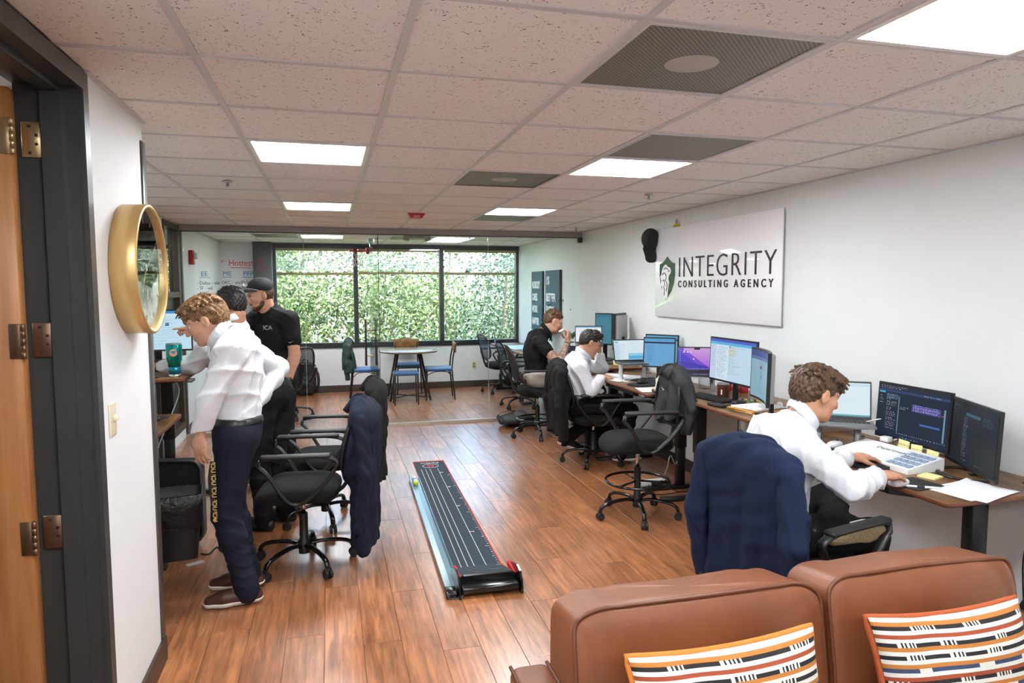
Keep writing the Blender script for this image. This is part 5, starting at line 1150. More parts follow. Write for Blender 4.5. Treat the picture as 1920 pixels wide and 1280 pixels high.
M_bp = pm('backpack_black', (.013,.013,.015), .65, bump=(80,.3))
squad(MB(), (0,0,.26), (.17,.11,.26), .5, .45).build('main_pack', M_bp, bp); squad(MB(), (.01,-.11,.17), (.13,.05,.14), .5, .5).build('front_pocket', M_bp, bp)
MB().tube(bez([(-.04,.02,.51), (-.03,.02,.56), (.03,.02,.56), (.04,.02,.51)], 4), .010, 6).build('grab_handle', M_bp, bp)
for s in (-1, 1): MB().tube(bez([(s*.12,-.06,.45), (s*.19,-.10,.35), (s*.20,-.12,.18), (s*.15,-.08,.05)], 5), [(.022,.006)]*16, 6, flat=(1,0,0)).build('strap', M_bp, bp)
MB().rbox(-.17, -.13, -.14, -.10, .12, .24, .01, 2).build('blue_bottle', pm('bottle_blue', (.05,.30,.55), .3), bp)
hp = thing('basketball_hoop', 'mini basketball hoop with red rim hooked on the open glass door', 'basketball hoop', (.52, 9.18, 2.28))
MB().rbox(-.008, .004, -.16, .16, -.24, .05, .004, 1).build('backboard', glass_mat('hoop_board', (.80,.90,.93), 1.2), hp)
MB().box(-.02, .03, -.05, .05, .02, .06).build('door_hook', pm('hook_grey', (.45,.47,.48), .4), hp)
rc = Vector((-.155, 0, -.105))
MB().tube([rc+Vector((.11*math.cos(2*PI*k/32), .11*math.sin(2*PI*k/32), 0)) for k in range(32)], .007, 8, closed=True).build('rim', M_red, hp)
MB().rbox(-.05, -.008, -.03, .03, -.14, -.06, .008, 2).build('rim_mount', M_red, hp)
for k in range(12):
    a = 2*PI*k/12
    for d in (-1, 1):
        MB().tube([rc+Vector((.11*math.cos(a), .11*math.sin(a), 0)), rc+Vector((.085*math.cos(a+d*.26), .085*math.sin(a+d*.26), -.07)), rc+Vector((.062*math.cos(a), .062*math.sin(a), -.14)), rc+Vector((.060*math.cos(a+d*.26), .06*math.sin(a+d*.26), -.20))], .0024, 4).build('net_cord', M_pap, hp)
dk = desk('pale-lit desk behind the glass under the canvas prints', 2.62, 3.165, 9.35, 11.3, .76, (9.55, 11.1), tray=False)
curled_paper('wide light blue sheet on the desk behind the glass', (2.86, 10.35, .762), .1, .40, .7, pm('paper_blue', (.55,.75,.88), .6), .004)
riser('pale stand on the desk behind the glass', (2.92, 9.75, .762), -1.2, .30, .22, .17, pm('stand_white'))
iK = Img(20, 14, (.05,.2,.28)); monitor('dark teal monitor behind the glass, beside the drinking man\'s shoulder', (3.02, 9.55), -1.9, .40, .28, 1.0, iK, .76, stand='base')
# bins and floor things
def bin_(label, loc, rz, w, d, h, mt, bag, name='waste_bin', bagtop=.10):
    t = thing(name, label, 'waste bin', loc, rz, 'waste bins')
    rr = lambda s: rrect(-w*s, w*s, -d*s, d*s, .03, 3)
    def loft(nm, mtx, levels, n2=None):
        V = []; F = []
        for z, s, j in levels:
            P_ = rr(s); V += [(a*(1+j*math.sin(5*k+z*30)), b*(1+j*math.cos(4*k+z*30)), z) for k, (a, b) in enumerate(P_)]
        n = len(rr(1)); L = len(levels)
        F = [(i*n+k, i*n+(k+1)%n, (i+1)*n+(k+1)%n, (i+1)*n+k) for i in range(L-1) for k in range(n)]
        return MB().add(V, F, True).build(nm, mtx, t)
    b = loft('bin_body', mt, [(0,.80,0), (.005,.80,0), (h,1,0), (h+.012,1.03,0), (h+.012,.97,0), (.02,.77,0)]); V_ = b.data
    MB().prism(rr(.78), 0, .006).build('bin_floor', mt, t)
    loft('bag_liner', bag, [(h*.5,.94,.02), (h*.62,.99,.05), (h*.8,1.035,.03), (h+.014,1.06,.02), (h+.018,.98,.01), (h*.7,.93,.04), (h*.3,.80,.05)])
    return t
M_bag = pm('bin_bag_black', (.012,.012,.013), .22, bump=(35, .9)); M_bagc = pm('bin_bag_clear', (.42,.46,.50), .2, bump=(35, .9))
bin_('black waste bin with black bag in front of the raised left desk', (-.98, 4.66, 0), .15, .16, .13, .40, M_blk, M_bag)
tr2 = thing('carry_case', 'open black carry case leaning behind the left waste bin', 'case', (-1.03, 4.86, 0), -.15)
MB().prism(rrect(-.20, .20, .02, .58, .07, 4), -.03, .03, axis='y').build('case_shell', M_blk, tr2)
MB().tube([(a, -.035, b) for a, b in rrect(-.195, .195, .025, .575, .07, 4)], .010, 6, closed=True).build('case_rim', pm('case_rim', (.05,.047,.043), .4), tr2)
bin_('black waste bin with black bag beside the white-shirted man\'s chair', (2.62, 6.62, 0), .1, .15, .12, .36, M_blk, M_bag)
bin_('pale waste bin with clear bag under the far desk', (2.60, 7.95, 0), .0, .14, .12, .34, pm('bin_grey', (.35,.37,.40), .5), M_bagc)
sb = thing('shoulder_bag', 'black shoulder bag slumped on the floor behind the drinking man\'s chair', 'bag', (2.20, 8.08, 0), .3)
squad(MB(), (0,0,.075), (.22,.16,.075), .7, .6, 40, 16, fn=lambda p: Vector((p.x, p.y, p.z*(1+.25*math.sin(p.x*14)+.2*math.sin(p.y*17))))).build('bag_body', pm('bag_olive', (.022,.020,.016), .6, bump=(40,.5)), sb)
MB().tube(bez([(-.2,-.05,.05), (-.24,.05,.14), (-.05,.1,.17), (.1,.05,.15), (.2,-.02,.06)], 5), [(.02,.004)]*21, 6).build('shoulder_strap', M_blk, sb)
ps = thing('power_strip', 'white power strip with black plugs on a desk foot', 'power strip', (2.60, 5.20, .032), .1)
MB().rbox(-.16, .16, -.028, .028, 0, .045, .006, 2).build('strip_body', pm('cable_white'), ps)
for k in range(4): MB().rbox(-.02+k*.042, .012+k*.042, -.045, -.026, .005, .04, .004, 1).build('plug', M_blk, ps)
for k, p in enumerate(([(2.66,5.16,.06), (2.72,5.10,.02), (2.85,5.02,.02), (2.95,5.10,.25), (3.0,5.2,.6)], [(2.70,5.2,.07), (2.68,5.08,.2), (2.72,5.1,.3), (2.80,5.14,.22), (2.9,5.2,.5)], [(2.55,5.15,.05), (2.5,5.05,.015), (2.62,4.98,.015), (2.8,5.0,.02)])):
    cable(('black power cable rising behind the stool', 'looped pale cable above the power strip', 'black cable lying before the power strip')[k], p, (M_blk, pm('cable_grey'), M_blk)[k], .004)
block('power_adapter', 'black power adapter plugged in behind the empty stool', 'adapter', MB().rbox(-.03,.0,-.03,.03,-.05,.05,.006,2), M_blk, (XR-.0085, 5.75, .33))
cable('black strap trailing from the left waste bin', [(-.83,4.62,.012), (-.78,4.60,.012), (-.74,4.66,.03), (-.70,4.62,.012), (-.64,4.68,.012)], M_blk, .007)
block('paper_slip', 'grey slip of plastic on the floor beside the left bin', 'wrapper', MB().box(-.05,.05,-.02,.02,0,.004), pm('slip_grey', (.4,.42,.43), .5), (-.84, 4.49, 0), .5)
# ================================================================== TREES OUTSIDE
def leaf_mat(name, c, c2):
    mt = bpy.data.materials.new(name); mt.use_nodes = True; t = mt.node_tree
    p = t.nodes['Principled BSDF']; o = t.nodes['Material Output']
    g = nd(t, 'ShaderNodeNewGeometry'); cr = nd(t, 'ShaderNodeValToRGB'); cr.color_ramp.elements[0].color = (*c, 1); cr.color_ramp.elements[1].color = (*c2, 1)
    t.links.new(g.outputs['Random Per Island'], cr.inputs[0]); t.links.new(cr.outputs[0], p.inputs['Base Color']); p.inputs['Roughness'].default_value = .30
    tr_ = nd(t, 'ShaderNodeBsdfTranslucent'); t.links.new(cr.outputs[0], tr_.inputs[0])
    mx = nd(t, 'ShaderNodeMixShader'); mx.inputs[0].default_value = .28
    t.links.new(p.outputs[0], mx.inputs[1]); t.links.new(tr_.outputs[0], mx.inputs[2]); t.links.new(mx.outputs[0], o.inputs[0])
    return mt
ML = [leaf_mat('leaf_bright', (.010,.034,.012), (.20,.27,.10)), leaf_mat('leaf_cool', (.006,.026,.014), (.12,.19,.10))]
M_bark = pm('tree_bark', (.30,.25,.19), .8, vary=(20,.6))
struct(MB().box(-30, 34, 11.9, 60, -4.3, -4.2).build('ground_outside', pm('lawn', (.12,.22,.06), .9, vary=(3,.6))))
def tree(label, base, h, rad, n, seed, mi, leaf=.088):
    t = thing('tree', label, 'tree', base, 0, 'trees outside the window'); r_ = np.random.default_rng(seed); rr = random.Random(seed)
    MB().tube(bez([(0,0,0), (.1,.05,h*.3), (-.1,.1,h*.6), (.05,0,h*.9)], 5), [.16*(1-.75*k/15) for k in range(16)], 8).build('trunk', M_bark, t)
    cl = []
    for k in range(20):
        a = rr.uniform(0, 6.28); q = rr.uniform(.3, 1); z = rr.uniform(.35, 1.0)*h
        e = Vector((math.cos(a)*rad*q, math.sin(a)*rad*q*.8, z)); cl.append(e)
        if k < 12: MB().tube(bez([(0,0,z*.6), (e.x*.4, e.y*.4, z*.82), tuple(e)], 4), [.05*(1-.8*i/8) for i in range(9)], 5).build('branch', M_bark, t)
    C0 = np.array([tuple(c) for c in cl]); idx = r_.integers(0, len(cl), n)
    P_ = C0[idx]+r_.normal(0, 1, (n, 3))*np.array((.75, .75, .6))*rad*.34
    d = r_.normal(0, 1, (n, 3)); d /= np.linalg.norm(d, axis=1)[:, None]; e = np.cross(d, r_.normal(0, 1, (n, 3))); e /= np.linalg.norm(e, axis=1)[:, None]
    s = leaf*r_.uniform(.6, 1.3, (n, 1)); V = np.empty((n, 4, 3)); V[:,0] = P_-d*s*.5; V[:,1] = P_+e*s*.28; V[:,2] = P_+d*s*.6; V[:,3] = P_-e*s*.28
    me = bpy.data.meshes.new('foliage'); me.vertices.add(n*4); me.vertices.foreach_set('co', V.reshape(-1).astype(np.float32)); me.loops.add(n*4); me.loops.foreach_set('vertex_index', np.arange(n*4, dtype=np.int32))
    me.polygons.add(n); me.polygons.foreach_set('loop_start', np.arange(0, n*4, 4, dtype=np.int32)); me.polygons.foreach_set('loop_total', np.full(n, 4, np.int32)); me.update(calc_edges=True)
    o = link('foliage', me, ML[mi], t); o['kind'] = 'stuff'
for k, (x, y, z, h, rd, n, mi, lab) in enumerate(((-2.2, 15.6, -4.2, 7.2, 2.1, 22000, 0, 'leafy tree behind the left pane of the far window'), (1.0, 15.2, -4.2, 6.9, 2.0, 22000, 0, 'leafy tree with pale branches behind the middle pane'), (4.0, 15.5, -4.2, 7.1, 2.1, 20000, 1, 'darker leafy tree behind the right pane'),
        (-.6, 19.0, -4.2, 8.6, 2.8, 11000, 1, 'taller tree farther back between the left and middle trees'), (3.4, 19.5, -4.2, 8.4, 2.8, 11000, 1, 'taller tree farther back on the right'), (7.4, 18.0, -4.2, 8.4, 2.8, 9000, 1, 'tree at the far right outside'), (-6.0, 18.5, -4.2, 8.4, 3.0, 10000, 1, 'tree outside the side office window'))):
    tree(lab, (x, y, z), h, rd, n, 40+k, mi)
# ================================================================== PEOPLE
SKIN = {}
def skin(name, c): return pm('skin_'+name, c, .5, vary=(45, .88), bump=(300, .08), spec=.35, sss=.0)
def hand(w, d, n, s, curl, spread=.0, sc=1., point=False, thumb_in=.0):
    """w wrist, d wrist->knuckles, n palm normal (fingers curl towards it), s towards the thumb"""
    d, n = nrm(d), np.asarray(n, np.float32); n = nrm(n-d*(n@d)); s = np.asarray(s, np.float32); s = nrm(s-d*(s@d)-n*(s@n)); P_ = []
    w = np.asarray(w, np.float32); kn = w+d*.085*sc
    P_.append(Cp(w-d*.01, .026*sc, w+d*.05*sc, .040*sc, .012, (n, .55))); P_.append(Cp(w+d*.05*sc+s*.012, .034*sc, kn+s*.012*sc-d*.012, .030*sc, .010, (n, .52))); P_.append(Cp(w+d*.05*sc-s*.014, .032*sc, kn-s*.016*sc-d*.016, .028*sc, .010, (n, .52)))
    for k, (o, L) in enumerate(((.030, .072), (.0105, .080), (-.0095, .075), (-.029, .058))):
        c0 = curl if not (point and k == 0) else .06
        c0 = c0*(1+.06*k); p = kn+s*o*sc-d*(.006*abs(k-1.2))*sc; a = 0; dirs = nrm(d+s*spread*(1.4-k)*.12)
        for j, (f, r0, r1) in enumerate(((.46, .0098, .0088), (.31, .0088, .0080), (.23, .0080, .0066))):
            a += c0*(.75 if j == 0 else 1.); v = dirs*math.cos(a)+n*math.sin(a); e = p+v*L*f*sc; P_.append(Cp(p, r0*sc, e, r1*sc, .004)); p = e
    tb = w+d*.022*sc+s*.026*sc; v1 = nrm(d*.62+s*.72*(1-thumb_in)+n*(.35+thumb_in*.6)); t1 = tb+v1*.046*sc; v2 = nrm(d*.85+s*.25*(1-thumb_in)+n*(.35+thumb_in*.5)); t2 = t1+v2*.034*sc
    P_ += [Cp(w+d*.015*sc+s*.012*sc, .020*sc, tb+v1*.012, .0155*sc, .008), Cp(tb, .0145*sc, t1, .0115*sc, .005), Cp(t1, .0112*sc, t2, .0085*sc, .003)]
    return P_
def head_frame(f, up): f = nrm(f); up = np.asarray(up, np.float32); up = nrm(up-f*(up@f)); r = np.cross(f, up); return f, up, r
def head_prims(c, f, u, sc=1.):
    f, u, r = head_frame(f, u); fr = np.stack([f, r, u]); L = lambda a, b, h_: np.asarray(c)+(f*a+r*b+u*h_)*sc; e = lambda p, q, k=.015, op='u': El(L(*p), np.array(q)*sc, fr, k, op)
    P_ = [e((-.014,0,.032), (.098,.076,.086)), e((.030,0,-.030), (.062,.063,.085), .03), e((.040,0,-.080), (.046,.052,.036), .025), e((.070,0,-.100), (.022,.026,.018), .018), e((.076,0,.022), (.018,.050,.013), .014)]
    for s in (-1, 1): P_ += [e((.056,s*.044,-.024), (.030,.022,.022), .016), e((.090,s*.031,-.002), (.013,.016,.0125), .010, 's'), e((.078,s*.032,.010), (.011,.017,.007), .006), e((.080,s*.032,-.011), (.010,.015,.005), .006),
              e((-.008,s*.079,-.006), (.020,.009,.034), .006), e((-.002,s*.089,-.004), (.009,.007,.018), .005, 's'), e((.096,s*.013,-.036), (.010,.008,.007), .005)]
    P_ += [Cp(L(.090,0,.012), .0085*sc, L(.112,0,-.030), .0125*sc, .008), e((.089,0,-.061), (.013,.024,.0065), .005), e((.087,0,-.073), (.013,.021,.0070), .005), e((.098,0,-.067), (.012,.020,.0022), .003, 's')]
    return P_, L, fr
def person(name, label, root, J, sk, shirt, pants, hair, shoes, long_=True, hsc=1., build=1., eyes=(.10,.07,.05), beard=None, belt=True, hem=None, seed=1, tuck=True, hair_style='short', brow=(.05,.03,.02), tattoo=None, extra=None, folds_amp=.006, thin=1., slv=.56, vox=.0062):
    t = thing('person', label, 'person', root); V3 = lambda k: np.asarray(J[k], np.float32)
    sl, sr, hip, neck, hc = V3('sl'), V3('sr'), V3('hip'), V3('neck'), V3('head')
    lat = nrm(sr-sl); chest = (sl+sr)/2; up = nrm(chest-hip); lat_h = nrm(np.asarray(J.get('hlat', lat))); fwd = nrm(np.cross(up, lat))
    fr = np.stack([fwd, lat, nrm(np.cross(lat, fwd))]); fr_h = np.stack([nrm(np.cross(J.get('hup', up), lat_h)), lat_h, nrm(J.get('hup', up))])
    hl, hr = hip-lat_h*.092, hip+lat_h*.092
    B = build; Lt = float(np.linalg.norm(chest-hip))
    def torso(g, k=.05):
        w1 = hip+up*Lt*.30; w2 = hip+up*Lt*.68
        return [El(hip, (.112*B+g, .162*B+g, .125+g), fr_h, k), El(w1, (.108*B*thin+g, .150*B*thin+g, .14+g), fr, k), El(w2-fwd*.005, (.118*B+g, .170*B+g, .165+g), fr, k), El(chest-up*.05, (.100*B+g, .175*B+g, .105+g), fr, k),
                Cp(sl+lat*.015-up*.005, .062*B+g, chest+up*.03, .066*B+g, .04), Cp(sr-lat*.015-up*.005, .062*B+g, chest+up*.03, .066*B+g, .04), Cp(chest+up*.02, .078*B+g, neck-up*.015, .060*B+g, .05, (lat, 1.25))]
    def arm(side, g, fore=True, ga=None):
        s_, e_, w_ = V3('s'+side), V3('e'+side), V3('w'+side); o = [Cp(s_, .056*B+g, e_, .043*B+g, .035)]
        m_ = e_+(w_-e_)*.25
        if fore: o += [Cp(e_, .043*B+g, m_, .043*B+g, .02), Cp(m_, .043*B+g, w_, .028*B+g*1.15, .02)]
        return o
    def leg(side, g):
        h_, k_, a_ = (hl if side == 'l' else hr), V3('k'+side), V3('a'+side); m_ = k_+(a_-k_)*.3
        return [Cp(h_, .088*B+g, k_, .058*B+g, .05), Cp(k_, .058*B+g, m_, .058*B+g, .03), Cp(m_, .056*B+g, a_, .040*B+g*1.25, .03)]
    hp, L, hfr = head_prims(hc, J['f'], J['u'], hsc); f_, r_, u_ = hfr
    ga = -.010 if long_ else 0.
    body = torso(-.014)+arm('l', ga)+arm('r', ga)+leg('l', -.018)+leg('r', -.018)+hp
    body += [Cp(L(-.030,0,-.070), .054*B, neck, .060*B, .025), Cp(L(.0,0,-.085), .045*B, neck+fwd*.02, .052*B, .025)]
    for sd in 'lr':
        tdir = nrm(J['t'+sd]); a_ = V3('a'+sd); body += [Cp(a_, .036, a_+tdir*.10-np.asarray(J.get('fd'+sd, (0,0,1)))*.035, .030, .02)]
        if 'h'+sd in J:
            h_ = J['h'+sd]; body += hand(V3('w'+sd), h_['d'], h_['n'], h_['s'], h_.get('curl', .35), h_.get('spread', .3), h_.get('sc', 1.), h_.get('point', False), h_.get('tin', 0.))
    V, Q = net(body, vox); me = np_mesh('body', V, Q, root); me.materials.append(sk)
    lip = pm('lips_'+sk.name, tuple(np.array(sk.node_tree.nodes['Principled BSDF'].inputs['Base Color'].default_value[:3])*np.array((.85,.55,.55))), .4); me.materials.append(lip)
    cen = V[Q].mean(1); loc = np.stack([(cen-hc)@f_, (cen-hc)@r_, (cen-hc)@u_], 1)/hsc
    mi = np.zeros(len(Q), np.int32); mi[(loc[:, 0] > .083) & (np.abs(loc[:, 1]) < .024) & (loc[:, 2] > -.081) & (loc[:, 2] < -.056)] = 1
    if tattoo is not None:
        me.materials.append(tattoo); e_, w_ = V3('er'), V3('wr'); ba = w_-e_; tt = ((cen-e_)@ba)/(ba@ba); dd = np.linalg.norm(cen-e_-np.clip(tt, 0, 1)[:, None]*ba, axis=1)
        s_ = V3('sr'); ba2 = e_-s_; t2 = ((cen-s_)@ba2)/(ba2@ba2); d2 = np.linalg.norm(cen-s_-np.clip(t2, 0, 1)[:, None]*ba2, axis=1)
        mi[((dd < .07) & (tt < .98)) | ((d2 < .08) & (t2 > .5))] = 2
    me.polygons.foreach_set('material_index', mi); link('body', me, None, t)
    # eyes, brows
    for s in (-1, 1):
        ey = MB().ell(Vector(L(.0745, s*.032, -.001))-Vector(root), .0122*hsc, 12).build('eye', pm('eye_white', (.72,.70,.67), .2), t)
        MB().ell(Vector(L(.0832, s*.032, -.003))-Vector(root), .0050*hsc, 10).build('iris', pm('iris_%s' % name, eyes, .1), ey)
        Vb, Qb = net([Cp(L(.090, s*.014, .0165), .0045*hsc, L(.086, s*.036, .0215), .0048*hsc, .006), Cp(L(.086, s*.036, .0215), .0048*hsc, L(.070, s*.052, .016), .003*hsc, .006)], .0025); link('eyebrow', np_mesh('eyebrow', Vb, Qb, root), pm('brow_%s' % name, brow, .8), t)
    # shirt
    g = .014 if long_ else .012
    sh = torso(g)
    for sd in 'lr':
        s_, e_, w_ = V3('s'+sd), V3('e'+sd), V3('w'+sd)
        if long_:
            dw = nrm(w_-e_)*.042; J_w = J['w'+sd]; J['w'+sd] = tuple(w_-dw); ar_ = arm(sd, g+.004); J['w'+sd] = J_w; w_ = w_-nrm(w_-e_)*.030
            sh += ar_+[Cp(w_-(w_-e_)*.20, .034*B+g, w_-(w_-e_)*.05, .034*B+g*.9, .012)]
        else: m_ = s_+(e_-s_)*slv; sh += [Cp(s_, .058*B+g, m_, .055*B+g*1.3, .035)]
    cut = J.get('shirt_cut')
    if cut is not None: sh.append(Pl(*cut))
    else: sh.append(Pl(hip+up*.060 if tuck and not J.get('seated') else hip-up*(.02 if tuck else .14), -up))
    for sd in 'lr':
        s_, e_, w_ = V3('s'+sd), V3('e'+sd), V3('w'+sd)
    V, Q = net(sh, .0085, folds(folds_amp*1.5, seed, None, 30))
    link('polo_shirt' if not long_ else 'dress_shirt', np_mesh('shirt', V, Q, root), shirt, t)
    # collar
    cl = []; nu = nrm(hc-u_*.08-neck+up*.04); nf = nrm(np.cross(nu, lat)); ctr = neck+nu*.034+nf*.004
    for k in range(20):
        a = 2*PI*k/20; cl.append(ctr+nf*math.cos(a)*.076*B+lat*math.sin(a)*.072*B+nu*(.010-.020*math.cos(a)))
    P_ = []
    for k in range(1, 19):
        tn = nrm(np.cross(nu, cl[(k+1) % 20]-cl[k-1])); P_.append(Cp(cl[k], .021, cl[k+1], .021, .008, (tn, .30)))
    for s in (-1, 1):
        q = cl[1 if s > 0 else 19]; P_.append(Cp(q, .018, ctr+nf*.110*B+lat*s*.050-nu*.050, .014, .008, (nrm(nf+lat*s*.5), .35)))
    V, Q = net(P_, .0045); link('collar', np_mesh('collar', V, Q, root), shirt, t)
    # trousers
    pa = [El(hip, (.122*B, .174*B, .13), fr_h, .05), El(hip+up*.07, (.118*B, .160*B, .10), fr, .05)]+leg('l', .014)+leg('r', .014)
    if not J.get('seated'): pa.append(Pl(hip+up*.105, up))
    else: pa[1] = El(hip+up*.04, (.112*B, .150*B, .09), fr, .05)
    for sd in 'lr': a_ = V3('a'+sd); k_ = V3('k'+sd); pa.append(Cp(a_-(a_-k_)*.12, .058*B, a_+(a_-k_)*.05, .060*B, .03)) if not J.get('slim') else None
    V, Q = net(pa, .0085, folds(.0055, seed+20, [up, up+lat*.6, lat])); link('trousers', np_mesh('trousers', V, Q, root), pants, t)
    if belt and tuck:
        V, Q = net([El(hip+up*.075, (.131*B, .175*B, .10), fr, .03), El(hip, (.130*B, .182*B, .12), fr_h, .05), Pl(hip+up*.108, up), Pl(hip+up*.070, -up)], .007); link('belt', np_mesh('belt', V, Q, root), pm('belt_black', (.010,.010,.011), .35), t)
    # shoes
    for sd in 'lr':
        a_ = V3('a'+sd); d = nrm(J['t'+sd]); upf = np.asarray(J.get('fd'+sd, (0,0,1)), np.float32); upf = nrm(upf-d*(upf@d)); sd_ = np.cross(d, upf); b0 = a_-upf*.075*1.0
        he = b0-d*.045+upf*.038; ba = b0+d*.115+upf*.034; to = b0+d*.185+upf*.026
        pr = [Cp(he, .036, ba, .043, .02), Cp(ba, .043, to, .032, .02), Cp(a_-upf*.03, .040, b0+d*.08+upf*.045, .034, .02), Pl(b0+upf*.016, -upf)]
        V, Q = net(pr, .0055); so = link('shoe', np_mesh('shoe', V, Q, root), shoes[0], t)
        V, Q = net([Cp(he-upf*.0, .041, ba, .048, .02), Cp(ba, .048, to, .036, .02), Pl(b0-upf*.004, -upf), Pl(b0+upf*.024, upf)], .0055); link('sole', np_mesh('sole', V, Q, root), shoes[1], so)
    # hair
    if hair is not None:
        rr = random.Random(seed); H = []
        e = lambda p, q, k=.012: El(L(*p), np.array(q)*hsc, hfr, k)
        if hair_style == 'cap': H = [e((-.030,0,.010), (.088,.080,.080)), Pl(L(0,0,.03), u_), Pl(L(.035,0,0), f_*.9-u_*.5), Pl(L(-.03,0,-.075), -u_)]
        elif hair_style == 'mop':
            H = [e((-.020,0,.045), (.108,.088,.088)), e((-.070,0,.0), (.055,.072,.070), .03), Pl(L(.045,0,.022), f_*.75-u_*.75), Pl(L(-.06,0,-.055), -u_+f_*.2)]
        else:
            H = [e((-.020,0,.046), (.101,.080,.082)), e((-.055,0,.005), (.055,.072,.075), .03), Pl(L(.052,0,.040), f_*.60-u_*.80), Pl(L(-.06,0,-.065), -u_+f_*.2)]
        if hair_style in ('mop', 'short', 'quiff'):
            nt_ = 95 if hair_style == 'mop' else 70
            for k in range(nt_):
                a = rr.uniform(-2.6, 2.6) if hair_style != 'quiff' else rr.uniform(-1.8, 1.8); b = rr.uniform(.25, 1.35); R0 = (.102, .082, .084)
                bp_ = (-.020+R0[0]*math.cos(a)*math.cos(b), R0[1]*math.sin(a)*math.cos(b), .046+R0[2]*math.sin(b))
                if bp_[0] > .035 and bp_[2] < .075: bp_ = (bp_[0]*.6, bp_[1], .10)
                if hair_style == 'mop': dv = (math.cos(a)*.045+.012, math.sin(a)*.030, -.010+rr.uniform(-.012,.012))
                elif hair_style == 'quiff': dv = (.018+rr.uniform(-.01,.02), math.sin(a)*.012, .012+rr.uniform(-.004,.006))
                else: dv = (.006+rr.uniform(-.012,.010), math.sin(a)*.016, -.002+rr.uniform(-.006,.008))
                q = tuple(bp_[i]+dv[i] for i in range(3)); H.append(Cp(L(*bp_), .0115*hsc, L(*q), .004*hsc, .006))
        if hair_style == 'mop':
            for k in range(16):
                y = -.062+.124*k/15; H.append(Cp(L(.062, y*.8, .088), .014, L(.098-abs(y)*.35, y*1.1+rr.uniform(-.006,.006), .040+rr.uniform(-.012,.012)), .005, .008))
        rs = np.random.default_rng(seed); dr1, dr2 = nrm(r_+.3*u_), nrm(r_*.8-u_*.4+f_*.2)
        V, Q = net(H, .0042, lambda p: .0022*np.sin(p@dr1*420+3*np.sin(p@f_*40))+.0020*np.sin(p@dr2*300+2*np.sin(p@u_*60)))
        link('hair', np_mesh('hair', V, Q, root), hair, t)
    if beard is not None:
        Bd = [El(L(.040,0,-.080), np.array((.0505,.0565,.042))*hsc, hfr, .02), El(L(.070,0,-.100), np.array((.0265,.031,.0225))*hsc, hfr, .015), El(L(.020,0,-.055), np.array((.045,.0665,.05))*hsc, hfr, .02), Pl(L(.05,0,-.052), u_+f_*.45), Pl(L(-.012,0,0), -f_)]
        Bd += [El(L(.096,0,-.067), np.array((.02,.022,.0115))*hsc, hfr, .006, 's')]
        V, Q = net(Bd, .004); link('beard', np_mesh('beard', V, Q, root), beard, t)
        V, Q = net([Cp(L(.094,-.022,-.054), .0035, L(.099,0,-.050), .0045, .006), Cp(L(.099,0,-.050), .0045, L(.094,.022,-.054), .0035, .006)], .0028); link('moustache', np_mesh('moustache', V, Q, root), beard, t)
    if extra: extra(t, dict(L=L, f=f_, u=u_, r=r_, hfr=hfr, V3=V3, up=up, lat=lat, fwd=fwd, hip=hip, root=np.asarray(root), hsc=hsc, chest=chest))
    return t
def hair_mat(name, c, c2):
    mt = pm('hair_'+name, c, .42, spec=.4); t_ = mt.node_tree; p = t_.nodes['Principled BSDF']
    tc = nd(t_, 'ShaderNodeTexCoord'); n = nd(t_, 'ShaderNodeTexNoise'); n.inputs['Scale'].default_value = 55; n.inputs['Detail'].default_value = 4; n.inputs['Distortion'].default_value = 2
    cr = nd(t_, 'ShaderNodeValToRGB'); cr.color_ramp.elements[0].position = .35; cr.color_ramp.elements[1].position = .65; cr.color_ramp.elements[0].color = (*c, 1); cr.color_ramp.elements[1].color = (*c2, 1)
    t_.links.new(tc.outputs['Object'], n.inputs[0]); t_.links.new(n.outputs[0], cr.inputs[0]); t_.links.new(cr.outputs[0], p.inputs['Base Color']); return mt
M_ws = pm('white_shirt', (.72,.74,.78), .8, bump=(90, .15), vary=(20, .95)); M_polo = pm('black_polo', (.008,.008,.009), .8, bump=(500, .2), spec=.25)
M_navp = pm('navy_trousers', (.008,.011,.022), .8, bump=(700,.2), spec=.25); M_blkp = pm('black_trousers', (.006,.006,.007), .8, bump=(700,.2), spec=.25); M_khk = pm('pale_trousers', (.50,.47,.40), .8, bump=(400,.2))
def local(p, c): return Vector(p)-Vector(c['root'])
# ---- boy in white shirt and navy trousers, standing at the left
rtA = (-.55, 3.93, 0)
JA = dict(head=(-.640,3.93,1.530), f=(-.86,-.02,-.42), u=(-.40,0,.9), neck=(-.545,3.945,1.425), sl=(-.500,3.765,1.375), sr=(-.485,4.125,1.365), hip=(-.500,3.935,.905),
    el=(-.600,3.715,1.135), wl=(-.655,3.745,.945), er=(-.315,4.345,1.215), wr=(-.44,4.135,1.02), kl=(-.560,3.85,.50), kr=(-.560,4.03,.51), al=(-.465,3.83,.085), ar=(-.475,4.045,.085), tl=(-1,-.05,0), tr=(-1,.06,0),
    hlat=(0,1,0), hup=(-.05,0,1), hl=dict(d=(-.03,.03,-1), n=(.5,.75,0), s=(-1,.3,0), curl=.30, spread=.5), hr=dict(d=(-.55,-.45,-.4), n=(-.3,.2,-.9), s=(.2,-.6,-.6), curl=.3))
